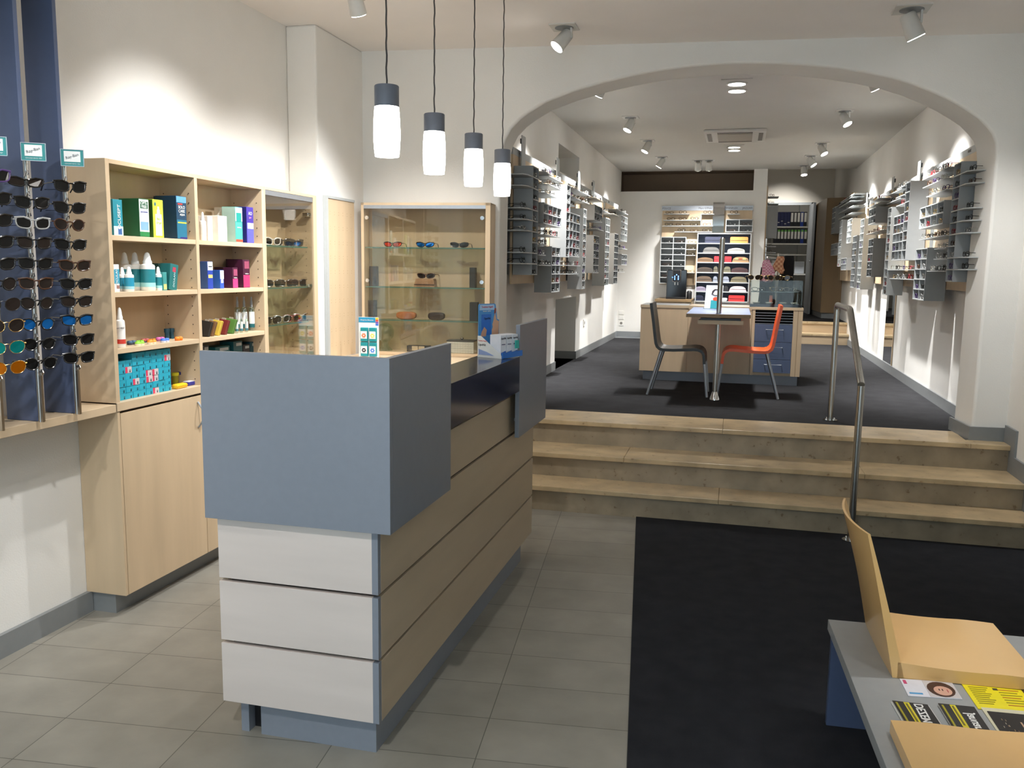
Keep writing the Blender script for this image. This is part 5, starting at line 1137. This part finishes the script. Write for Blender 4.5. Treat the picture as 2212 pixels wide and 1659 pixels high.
# tower of glasses cases
YT = 14.35
tw = thing('case_tower', 'grey-blue shelf tower of glasses cases in front of the back wall board', 'shelf', (-.24, 14.4, 1.17))
tx0, tx1 = bx(1504.5, 560, YT), bx(1621, 560, YT)
zr = [bz(430+y/6.636, 1560, YT) for y in (487, 630, 770, 905, 1050, 1190, 1325, 1465)]
MB().box(tx0, tx0+.014, YT, 14.592, zr[-1], zr[0]).build('side_panel', M['greyl'], tw); MB().box(tx1-.014, tx1, YT, 14.592, zr[-1], zr[0]).build('side_panel', M['greyl'], tw)
MB().box(tx0, tx1, 14.575, 14.592, zr[-1], zr[0]).build('back_panel', M['blue'], tw)
for z in zr: MB().box(tx0+.0145, tx1-.0145, YT+.002, 14.574, z-.016, z).build('shelf', M['greyl'], tw)
CS = [(0, 735, 985, (40, 44, 66), 'box', 'navy box-shaped'), (0, 1097, 1355, (238, 158, 84), 'box', 'orange box-shaped'), (1, 710, 955, (96, 94, 92), 'soft', 'grey felt'), (1, 1065, 1315, (206, 202, 188), 'dome', 'white striped'),
      (2, 630, 868, (112, 86, 62), 'dome', 'brown leather'), (2, 878, 948, (206, 40, 48), 'box', 'narrow red'), (2, 1030, 1130, (206, 40, 48), 'box', 'bright red'), (2, 1136, 1384, (160, 128, 92), 'soft', 'colourful fabric-topped'),
      (3, 630, 866, (66, 56, 48), 'dome', 'dark brown'), (3, 872, 942, (98, 92, 76), 'soft', 'narrow olive'), (3, 1020, 1128, (104, 100, 80), 'soft', 'olive'), (3, 1132, 1376, (70, 46, 46), 'dome', 'maroon'),
      (4, 620, 866, (92, 76, 62), 'soft', 'brown furry'), (4, 872, 942, (132, 138, 150), 'soft', 'narrow pale grey'), (4, 1010, 1112, (136, 142, 156), 'soft', 'pale grey'), (4, 1124, 1370, (112, 104, 80), 'soft', 'olive furry'),
      (5, 618, 780, (140, 132, 150), 'dome', 'lilac'), (5, 1016, 1108, (36, 36, 40), 'soft', 'black'), (5, 1112, 1366, (214, 192, 196), 'soft', 'white and pink'),
      (6, 614, 760, (30, 34, 56), 'soft', 'dark navy'), (6, 996, 1100, (220, 218, 212), 'pill', 'white tube'), (6, 1110, 1346, (196, 46, 46), 'box', 'red box-shaped')]
for row, x0, x1, col, shp, w in CS:
    xa, xb2 = bx(zx(x0), 560, YT), bx(zx(x1), 560, YT); z = zr[row+1]
    hgt = (zr[row]-zr[row+1])*{'box': .62, 'soft': .58, 'dome': .5, 'pill': .34}[shp]
    o = glasses_case(((xa+xb2)/2, YT+.085, z+.0004), (1, 0, 0), xb2-xa-.004, hgt, .14, C(col, .6), '%s glasses case on the %s shelf of the case tower' % (w, ORD[row]), 'glasses cases in the tower', shp)
    if w.startswith('white striped'): MB().box(xa+.03, xb2-.03, YT+.0125, YT+.016, z+hgt*.62, z+hgt*.68).build('stripe', M['black'], o)
    if w.startswith('colourful'):
        for q, kk in ((-.06, (190, 170, 110)), (.0, (170, 90, 60)), (.06, (212, 190, 120))): MB().box((xa+xb2)/2+q-.025, (xa+xb2)/2+q+.02, YT+.013, YT+.0165, z+hgt*.5, z+hgt*.78).build('fabric_patch', C(kk), o)
# sideboard with coffee machine
sb_ = thing('sideboard', 'low brown-topped sideboard under the display board on the back wall', 'sideboard', (-.95, 14.2, ZF))
MB().box(bx(1414.5, 645, 13.7), tx0-.02, 13.7, 14.59, 1.168, 1.205, bev=.002).build('top', M['oakbrown'], sb_)
MB().box(bx(1417, 645, 13.7), tx0-.02, 13.74, 14.59, ZF+.1, 1.168).build('carcass', M['maple'], sb_); MB().box(bx(1420, 645, 13.7), tx0-.03, 13.8, 14.59, ZF, ZF+.1).build('plinth', M['base'], sb_)
cm = thing('coffee_machine', 'black coffee machine with blue lit buttons on the sideboard', 'coffee machine', (-.92, 14.1, 1.205))
b = MB().box(-1.08, -.765, 13.95, 14.4, 1.2055, 1.665, bev=.012); b.build('housing', M['blackgloss'], cm)
MB().box(-.99, -.855, 13.905, 13.955, 1.47, 1.665, bev=.012).build('front_panel', M['black'], cm)
pts = [(-.985, 13.902, 1.66), (-.985, 13.902, 1.49), (-.97, 13.902, 1.475), (-.875, 13.902, 1.475), (-.86, 13.902, 1.49), (-.86, 13.902, 1.66)]
MB().tube(pts, .004, 8).build('chrome_trim', M['chrome'], cm, True)
M['led'] = mat('blue_led', (70, 130, 255), .3, emis=9.)
for (x, z) in ((-.923, 1.585), (-.95, 1.562), (-.895, 1.562), (-.95, 1.538), (-.895, 1.538), (-.95, 1.515), (-.895, 1.515), (-.985, 1.545)): MB().box(x-.006, x+.006, 13.902, 13.9045, z-.006, z+.006).build('lit_button', M['led'], cm)
for x in (-.945, -.90): MB().cyl((x, 13.925, 1.47), (x, 13.925, 1.425), .009).build('spout', M['chrome'], cm, True)
MB().box(-1.075, -.77, 13.86, 13.955, 1.2056, 1.235, bev=.004).build('drip_tray', M['black'], cm)
gr = thing('coffee_tin', 'short black canister beside the coffee machine', 'canister', (-.70, 14.1, 1.205))
MB().lathe([(.04, 0), (.042, .01), (.042, .115), (.038, .12)], (-.72, 14.0, 1.2052), 24).build('body', M['black'], gr, True); MB().lathe([(.03, .12), (.028, .135), (.004, .137)], (-.72, 14.0, 1.2052), 20).build('lid', M['chrome'], gr, True)
# sockets
so = thing('wall_socket', 'white triple switch and socket plate on the back wall beside the sideboard', 'socket', (-1.87, 14.64, 1.0))
px0, px1 = at(1336.5, 690, Y=14.64).x, at(1347.5, 690, Y=14.64).x
for k, (a, b_) in enumerate(((671, 679.5), (681, 690), (692.5, 703.5))):
    z1, z0 = at(1342, a, Y=14.64).z, at(1342, b_, Y=14.64).z
    f = MB().box(px0, px1, 14.638, 14.6495, z0, z1, bev=.002).build('plate', M['white'], so)
    if k < 2: MB().box(px0+.012, px1-.012, 14.634, 14.6385, z0+.012, z1-.01).build('rocker', M['white'], f)
    else: MB().cyl(((px0+px1)/2, 14.6375, (z0+z1)/2), ((px0+px1)/2, 14.636, (z0+z1)/2), .022, seg=20).build('socket_hole', C((120, 116, 110)), f)
p = at(1261, 697, X=RL)
so = thing('wall_socket', 'small white socket low on the left rear wall past the recess', 'socket', (RL, p.y, p.z))
MB().box(RL, RL+.012, p.y-.05, p.y+.05, p.z-.045, p.z+.045, bev=.003).build('plate', M['white'], so); MB().cyl((RL+.012, p.y, p.z), (RL+.014, p.y, p.z), .022, seg=18).build('socket_hole', C((90, 88, 84)), so)
# ================================================================== CONSULTATION UNIT, TABLE, CHAIRS
UY = 8.93
un = thing('consultation_unit', 'maple unit with three blue drawers and black slot rack behind the consultation table', 'cabinet', (-.15, 9.15, ZF))
MB().box(-.94, -.462, UY, 9.42, .62, 1.272, bev=.001).build('cupboard', M['maple'], un)
MB().box(-.945, -.455, UY-.006, 9.425, 1.272, 1.30, bev=.001).build('cupboard_top', M['maple_h'], un)
MB().box(-.935, -.465, UY+.01, 9.42, 1.3002, 1.3025).build('top_inlay', M['benchgrey'], un)
MB().box(-.460, .163, UY+.012, 9.42, .62, 1.26).build('centre_panel', M['maple'], un)
MB().box(-.462, .165, UY+.01, 9.42, 1.262, 1.30).build('centre_top', M['maple_h'], un)
b = MB().box(.166, .194, UY, 9.42, .62, 1.275).box(.556, .645, UY, 9.42, .62, 1.275).box(.194, .556, UY+.02, 9.42, .62, .648).box(.194, .556, UY+.35, 9.42, .62, 1.275); b.build('drawer_carcass', M['maple'], un)
MB().box(.158, .648, UY-.004, 9.425, 1.2755, 1.302, bev=.001).build('drawer_top', M['maple_h'], un)
MB().box(.598, .6025, UY-.0005, UY+.01, .62, 1.275).build('stile_gap', M['oakbrown'], un)
MB().box(.1945, .5555, UY+.03, UY+.06, 1.135, 1.275).build('slot_back', C((14, 14, 16), .9), un)
for k in range(5): MB().box(.1945, .5555, UY+.002, UY+.03, 1.137+.0265*k, 1.1405+.0265*k).build('slot_slat', M['alu'], un)
for k, (z0, z1) in enumerate(((.959, 1.132), (.786, .956), (.650, .783))):
    d = MB().box(.1955, .5545, UY-.002, UY+.018, z0, z1, bev=.001).build('drawer', M['blue'], un)
    zh = z1-.05
    MB().tube([(.305, UY-.002, zh), (.305, UY-.026, zh), (.465, UY-.026, zh), (.465, UY-.002, zh)], .0045, 8).build('handle', M['alu'], d, True)
MB().box(-.905, .628, UY+.05, 9.38, ZF, .62).build('plinth', M['grey'], un)
tb = thing('consultation_table', 'blue-grey consultation table with steel post running through its top', 'table', (-.14, 7.9, ZF))
b = MB().prism([(-.405, 7.52, 1.262), (.128, 7.56, 1.262), (.130, 8.925, 1.262), (-.41, 8.925, 1.262)], (0, 0, .026)); b.build('tabletop', M['tablegrey'], tb)
b = MB().prism([(-.406, 7.505, 1.258), (.129, 7.545, 1.258), (.129, 7.56, 1.258), (-.406, 7.52, 1.258)], (0, 0, .029)); b.build('edge_band', M['oakbrown'], tb)
MB().cyl((-.144, 7.738, ZF+.06), (-.135, 7.745, 1.925), .0215, seg=24).build('post', M['steel'], tb, True)
MB().lathe([(.021, 1.925), (.021, 1.93), (.012, 1.94), (.002, 1.942)], (-.135, 7.745, 0), 20).build('post_cap', M['chrome'], tb, True)
MB().lathe([(.045, 0), (.045, .006), (.036, .03), (.0235, .07), (.022, .075)], (-.144, 7.738, ZF), 24).build('post_foot', M['chrome'], tb, True)
MB().box(-.31, -.01, 7.60, 7.98, 1.206, 1.222).box(-.31, .07, 7.59, 7.605, 1.198, 1.232).build('keyboard_tray', M['maple_h'], tb)
MB().box(-.29, .05, 7.66, 7.9, 1.2225, 1.245).build('keyboard', M['black'], tb)
def chair(T, m, label, legm):
    r = thing('chair', label, 'chair', basis=T, group='chairs at the consultation table')
    path = [(0, .835), (.008, .78), (.028, .66), (.045, .54), (.056, .475), (.066, .450), (.085, .434), (.11, .428), (.20, .428), (.30, .434), (.38, .440), (.42, .438), (.452, .426), (.474, .404), (.485, .375), (.490, .33), (.492, .30)]
    th = .026; n = len(path)
    nrm = []
    for i in range(n):
        a = Vector(path[max(0, i-1)]); c = Vector(path[min(n-1, i+1)]); t = (c-a).normalized(); nrm.append(Vector((-t.y, t.x)))
    pts = [Vector((p[0], -.205, p[1])) for p in path] + [Vector((path[i][0]-nrm[i].x*th, -.205, path[i][1]-nrm[i].y*th)) for i in range(n-1, -1, -1)]
    # back narrows slightly, seat part full width: two sheets of one shell
    mb = MB(); rings = []
    for i in range(n):
        w = .185 + .02*min(1, i/6) if i < 12 else .205
        p = Vector((path[i][0], path[i][1])); q = p-nrm[i]*th
        dish = .010 if 1 < i < 11 else .004
        ring = []
        for v, off in ((-1, 0), (-.5, -dish*.8), (0, -dish), (.5, -dish*.8), (1, 0)): ring.append(Vector((p.x+nrm[i].x*off, v*w, p.y+nrm[i].y*off)))
        for v in (1, .5, 0, -.5, -1): ring.append(Vector((q.x, v*w, q.y)))
        rings.append([mb.b.verts.new(T @ u) for u in ring])
    for A, B in zip(rings, rings[1:]):
        for k in range(10): mb._f([A[k], A[(k+1) % 10], B[(k+1) % 10], B[k]])
    mb._f(rings[0][::-1]); mb._f(rings[-1]); mb.build('seat_shell', m, r, True)
    for s in (-1, 1):
        y = s*.182
        b = MB().tube([T @ Vector((.095, y, .412)), T @ Vector((-.020, y+s*.012, .0))], [.0145, .0125], 14); b.build('leg', legm, r, True)
        b = MB().tube([T @ Vector((.477, y, .325)), T @ Vector((.512, y+s*.01, 0))], [.0145, .0125], 14); b.build('leg', legm, r, True)
    return r
chair(Matrix.Translation((-.728, 8.07, ZF)), M['chairblack'], 'black plastic chair with grey legs at the left of the consultation table', M['alu'])
chair(Matrix.Translation((.383, 8.17, ZF)) @ Matrix.Rotation(math.pi, 4, 'Z'), M['orange'], 'orange plastic chair with grey legs at the right of the consultation table', M['alu'])
# brochure stand on the table
p0 = at(1521, 662, Z=1.2885)
br = thing('brochure_stand', 'white brochure with eyeglasses picture and teal foot leaning upright on the table', 'brochure', (p0.x+.1, 8.62, 1.2885))
xa, xb2 = at(1522, 640, Y=8.6).x, at(1559, 640, Y=8.6).x; zt_ = at(1540, 616.5, Y=8.6).z
def bro(u, v, w=0): return Vector((xa+(xb2-xa)*u+.012*v, 8.60+.05*v-w, 1.2885+(zt_-1.2885)*v))
b = MB().prism([bro(0, 0), bro(1, 0), bro(1, 1), bro(0, 1)], (0, .004, 0)); b.build('sheet', C((226, 228, 230)), br)
MB().prism([bro(.35, .01, .001), bro(1, .01, .001), bro(1, .36, .001), bro(.35, .36, .001)], (0, .0005, 0)).build('teal_print', C((52, 160, 170)), br)
MB().prism([bro(.62+.16*math.cos(a*.4), .42+.08*math.sin(a*.4), .002) for a in range(16)], (0, .0005, 0)).build('red_print', C((226, 80, 50)), br)
MB().tube([bro(.40+.22*math.cos(a*.45)+.2, .70+.13*math.sin(a*.45), .003) for a in range(14)], .003, 5, closed=True).tube([bro(.36, .62, .003), bro(.55, .84, .003)], .004, 5).build('glasses_print', C((60, 44, 44)), br)
MB().box(xa-.01, xb2-.03, 8.595, 8.70, 1.2884, 1.292).build('stand_foot', M['gshelf'], br)
# glass counter case on the unit
gcx0, gcx1, gy0, gy1, gz0, gz1 = .135, .632, 8.97, 9.28, 1.3025, 1.562
gb = thing('counter_showcase', 'small glass counter showcase with black shelves on the drawer unit', 'showcase', (.38, 9.12, gz0))
MB().box(gcx0, gcx1, gy0, gy1, gz0, gz0+.028).build('base', M['blackgloss'], gb)
MB().box(gcx0+.01, gcx1-.01, gy0+.06, gy1-.01, 1.448, 1.456).build('shelf', M['blackgloss'], gb)
b = MB().box(gcx0, gcx1, gy0, gy0+.004, gz0+.028, gz1).box(gcx0, gcx0+.004, gy0+.004, gy1, gz0+.028, gz1).box(gcx1-.004, gcx1, gy0+.004, gy1, gz0+.028, gz1).box(gcx0, gcx1, gy0, gy1, gz1, gz1+.004); b.build('glass_panels', M['pane'], gb)
for x in (gcx0, gcx1-.006): MB().box(x, x+.006, gy1-.006, gy1, gz0+.028, gz1).build('rear_post', M['black'], gb)
for i, x in enumerate((.20, .325, .455, .565)):
    tr = MB().lathe([(.026, 0), (.036, .012), (.036, .018), (.030, .018)], (x, gy0+.07, gz0+.0285), 20); single('dish', tr, M['white'], 'small white tray in the counter showcase, %s from the left' % ORD[i], 'dish', 'white trays in the counter showcase', True)
oc = MB().box(.325, .355, gy0+.10, gy0+.13, gz0+.0285, gz0+.0285+.085, T=None, bev=.003); single('carton', oc, C((226, 120, 84)), 'small orange carton standing in the counter showcase', 'box')
for i, x in enumerate((.215, .39, .52)): eyeglasses((x, gy0+.10, 1.4563), (.1, -1, 0), 'on the black shelf inside the counter showcase, %s from the left' % ORD[i], 'eyeglasses in the counter showcase')
for i, x in enumerate((.17, .26, .36, .45)): place_glasses(('avi', 'fr_gold', 'lens_brown'), face((x, gy0+.06+.02*(i % 2), gz1+.0042), (.25*(-1)**i, -1)), 'gold metal glasses lying on top of the counter showcase, %s from the left' % ORD[i], 'metal glasses on the counter showcase', cat='eyeglasses')
# coats behind the unit
cr = thing('coat_stand', 'low steel coat stand behind the counter showcase', 'coat stand', (.5, 10.05, ZF))
MB().cyl((.45, 10.46, ZF+.02), (.45, 10.46, 1.86), .012).build('pole', M['steel'], cr, True)
for x in (.325, .535): MB().tube([(.45, 10.46, 1.80), (x, 10.36, 1.82), (x, 10.235, 1.80)], .009, 8).build('arm', M['steel'], cr, True)
MB().lathe([(.18, 0), (.18, .015), (.03, .02)], (.45, 10.46, ZF), 24).build('foot', M['steel'], cr, True)
def drape(cx_, cy_, w0, w1, zt1, zb1, m, name, label, cat, dep=.12, folds=9, seed=1):
    rnd = random.Random(seed); ph = [rnd.uniform(0, 6.28) for _ in range(4)]
    b = MB(); rings = []
    for j in range(13):
        v = j/12; w = w0+(w1-w0)*min(1, v*1.6)**.6; ring = []
        for k in range(40):
            t = 2*math.pi*k/40; f = 1+.10*v*math.sin(folds*t+ph[0])+.05*math.sin(4*t+ph[1]+3*v)
            ring.append(b.b.verts.new(Vector((cx_+w*f*math.cos(t)+.012*math.sin(6*v+ph[2]), cy_+dep*(.35+.65*v)*f*math.sin(t), zt1-(zt1-zb1)*v-.02*v*math.sin(3*t+ph[3])))))
        rings.append(ring)
    for A, B in zip(rings, rings[1:]):
        for k in range(40): b._f([A[k], A[(k+1) % 40], B[(k+1) % 40], B[k]])
    b._f(rings[0][::-1]); b._f(rings[-1])
    return single(name, b, m, label, cat, 'clothes on the coat stand', True)
drape(.540, 10.11, .05, .095, 1.83, 1.0, M['cloth'], 'jacket', 'black jacket hanging on the coat stand, the taller right one', 'jacket', seed=3)
drape(.325, 10.12, .06, .092, 1.70, 1.0, M['cloth'], 'jacket', 'black jacket hanging on the coat stand, left one under the checked scarf', 'jacket', seed=5)
def checked(name, c1, c2, sc):
    m = mat(name, c1, .9); nt = m.node_tree; g = nt.nodes.new('ShaderNodeNewGeometry'); k = nt.nodes.new('ShaderNodeTexChecker'); k.inputs['Scale'].default_value = sc
    k.inputs[1].default_value = lin(c1)+(1,); k.inputs[2].default_value = lin(c2)+(1,); nt.links.new(g.outputs['Position'], k.inputs[0]); nt.links.new(k.outputs[0], nt.nodes['Principled BSDF'].inputs['Base Color']); return m
drape(.32, 9.95, .025, .065, 1.78, 1.56, checked('pink_check', (206, 130, 160), (224, 190, 200), 60), 'scarf', 'pink checked scarf hanging over the left jacket', 'scarf', .04, 6, 7)
drape(.44, 9.96, .03, .055, 1.82, 1.65, checked('rust_pattern', (170, 112, 84), (204, 160, 128), 40), 'scarf', 'rust patterned scarf hanging between the two jackets', 'scarf', .04, 6, 9)
# ================================================================== OFFICE BEYOND THE REAR STEPS
# cubby board on the partition end
pd = thing('partition_board', 'maple-edged grey cubby board on the end of the partition by the rear opening', 'display board', (.45, 14.9, 1.75))
MB().box(.401, .425, 14.82, 15.5, 1.80, 3.03).build('backing_panel', M['maple'], pd)
MB().box(.4255, .60, 14.95, 15.12, 2.20, 2.72).box(.4255, .58, 14.95, 15.2, 1.71, 1.80).build('grey_box', M['greyd'], pd)
for i, z in enumerate((2.745, 2.86, 1.86, 1.96, 2.06)):
    MB().box(.4255, .60, 14.9, 15.25, z, z+.008).build('shelf', M['greyl'], pd)
    eyeglasses((.50, 14.98, z+.0085), (.8, -.6, 0), 'on the partition end board, %s of its shelves' % ('lower upper', 'topmost', 'lowest', 'middle', 'third')[i], 'eyeglasses on the partition board')
# corner cupboard
a = at(1757, 667, Z=.862); b_ = at(1773, 684, Z=.862)
cc_ = thing('corner_cupboard', 'tall brown corner cupboard with slanted front on the rear landing', 'cupboard', (1.5, 16.5, .862))
fa, fb_ = Vector((1.41, 17.4, 0)), Vector((1.44, 16.0, 0)); fa = Vector((at(1757, 560, Y=17.3).x, 17.3, 0)); fb_ = Vector((at(1779, 560, Y=15.9).x, 15.9, 0))
foot = [fa, fb_, Vector((1.739, 15.75, 0)), Vector((1.739, 17.6, 0)), Vector((fa.x, 17.6, 0))]
zt2 = at(1782, 428, Y=15.9).z
b = MB().prism([p+Vector((0, 0, .96)) for p in foot], (0, 0, zt2-.96)); b.build('carcass', M['oakbrown'], cc_)
b = MB().prism([p+Vector((.02, .03, .862)) for p in foot[:2]]+[foot[2]+Vector((-.01, .03, .862)), foot[3]+Vector((-.01, -.01, .862)), foot[4]+Vector((.02, -.01, .862))], (0, 0, .098)); b.build('plinth', M['base'], cc_)
# open office door
dl = thing('door_2', 'grey office door standing open with lever handle and oval window', 'door', (1.36, 17.94, .862)); dl['kind'] = 'structure'
p0, p1 = Vector((1.338, 17.95, 0)), Vector((1.355, 17.1, 0)); p1.x = at(1756.5, 560, Y=17.1).x; p1.x = p0.x+.018
dv = (p1-p0); dn = Vector((dv.y, -dv.x, 0)).normalized()*.02
b = MB().prism([p0+Vector((0, 0, .872)), p1+Vector((0, 0, .872)), p1+dn*2+Vector((0, 0, .872)), p0+dn*2+Vector((0, 0, .872))], (0, 0, 2.06)); b.build('leaf', M['benchgrey'], dl)
hq = p0+dv*.9+Vector((0, 0, 1.87)); MB().tube([hq, hq-Vector((.05, 0, 0)), hq-Vector((.055, -.11, 0))], .009, 8).build('handle', M['chrome'], dl, True)
# binder shelf
YS = 20.6
bsx0, bsx1 = at(1660, 500, Y=YS).x, at(1744, 500, Y=YS).x
bsf = thing('binder_shelf', 'white wall shelf of ring binders seen through the office door', 'shelf', ((bsx0+bsx1)/2, YS, 1.7))
zA, zB, zC_ = at(1700, 489, Y=YS).z, at(1700, 525.5, Y=YS).z, at(1700, 549, Y=YS).z
for z in (zA, zB, zC_): MB().box(bsx0-.3, 1.74, YS, YS+.4, z-.03, z).build('board', M['white'], bsf)
for x in (bsx0+.05, 1.3): MB().box(x, x+.02, YS+.4, YS+.43, 1.0, 3.2).build('upright', M['greyl'], bsf)
for z, py, row, n in ((zA, 489, 'upper', 10), (zB, 525.5, 'lower', 10)):
    x0, x1 = at(1671, py, Y=YS).x, at(1743, py, Y=YS).x
    for i in range(n):
        xa, xb2 = x0+(x1-x0)*i/n, x0+(x1-x0)*(i+.94)/n
        dark = row == 'upper' and i < 5
        o = thing('ring_binder', '%s ring binder on the %s office shelf, %s from the left' % ('dark blue' if dark else ('white-labelled black' if i != 8 else 'white-labelled blue'), row, ORD[i]), 'binder', ((xa+xb2)/2, YS+.05, z), 0, 'ring binders on the office shelf')
        MB().box(xa, xb2, YS+.03, YS+.31, z+.0005, z+.32).build('cover', C((26, 32, 76) if dark else ((30, 60, 150) if i == 8 else (24, 24, 30))), o)
        w_ = xb2-xa
        if dark: MB().box(xa+w_*.2, xb2-w_*.2, YS+.0285, YS+.0305, z+.05+.03*(i % 3), z+.066+.03*(i % 3)).build('spine_label', M['white'], o)
        else:
            MB().box(xa+w_*.14, xb2-w_*.14, YS+.0285, YS+.0305, z+.10, z+.30).build('spine_label', M['white'], o)
            if row == 'lower': MB().box(xa+w_*.14, xb2-w_*.14, YS+.028, YS+.0285, z+.26, z+.30).build('colour_tab', C((110, 180, 80)), o)
# office desk with printer
od = thing('office_desk', 'white office desk seen through the office door', 'desk', (1.0, 20, .862))
MB().box(.3, 1.7, 19.6, 20.4, 1.59, 1.62).build('desk_top', M['white'], od); MB().box(.35, .38, 19.65, 20.35, .862, 1.59).box(1.62, 1.65, 19.65, 20.35, .862, 1.59).build('leg_panel', M['white'], od)
pr_ = thing('printer', 'white printer on the office desk', 'printer', (1.0, 20, 1.62)); MB().box(.72, 1.06, 19.8, 20.2, 1.6205, 1.90, bev=.02).build('housing', M['white'], pr_); MB().box(.76, 1.02, 19.795, 19.81, 1.70, 1.78).build('paper_slot', M['black'], pr_)
bg = thing('paper_bag', 'white paper bag on the office desk beside the door', 'bag', (1.28, 19.9, 1.62)); MB().box(1.2, 1.4, 19.8, 19.95, 1.6205, 1.88, bev=.01).build('body', C((206, 212, 220)), bg)
# light of the office ceiling
p = thing('ceiling_spotlight', 'office ceiling light hidden beyond the door head', 'spotlight', (.9, 19.6, 3.9), 0, 'office lights')
MB().lathe([(.16, 0), (.16, -.04), (.14, -.05)], (.9, 19.6, 3.9), 24).build('housing', M['lampwhite'], p); MB().lathe([(.14, -.0505), (.14, -.06)], (.9, 19.6, 3.9), 24).build('lens', M['lens_lit'], p)
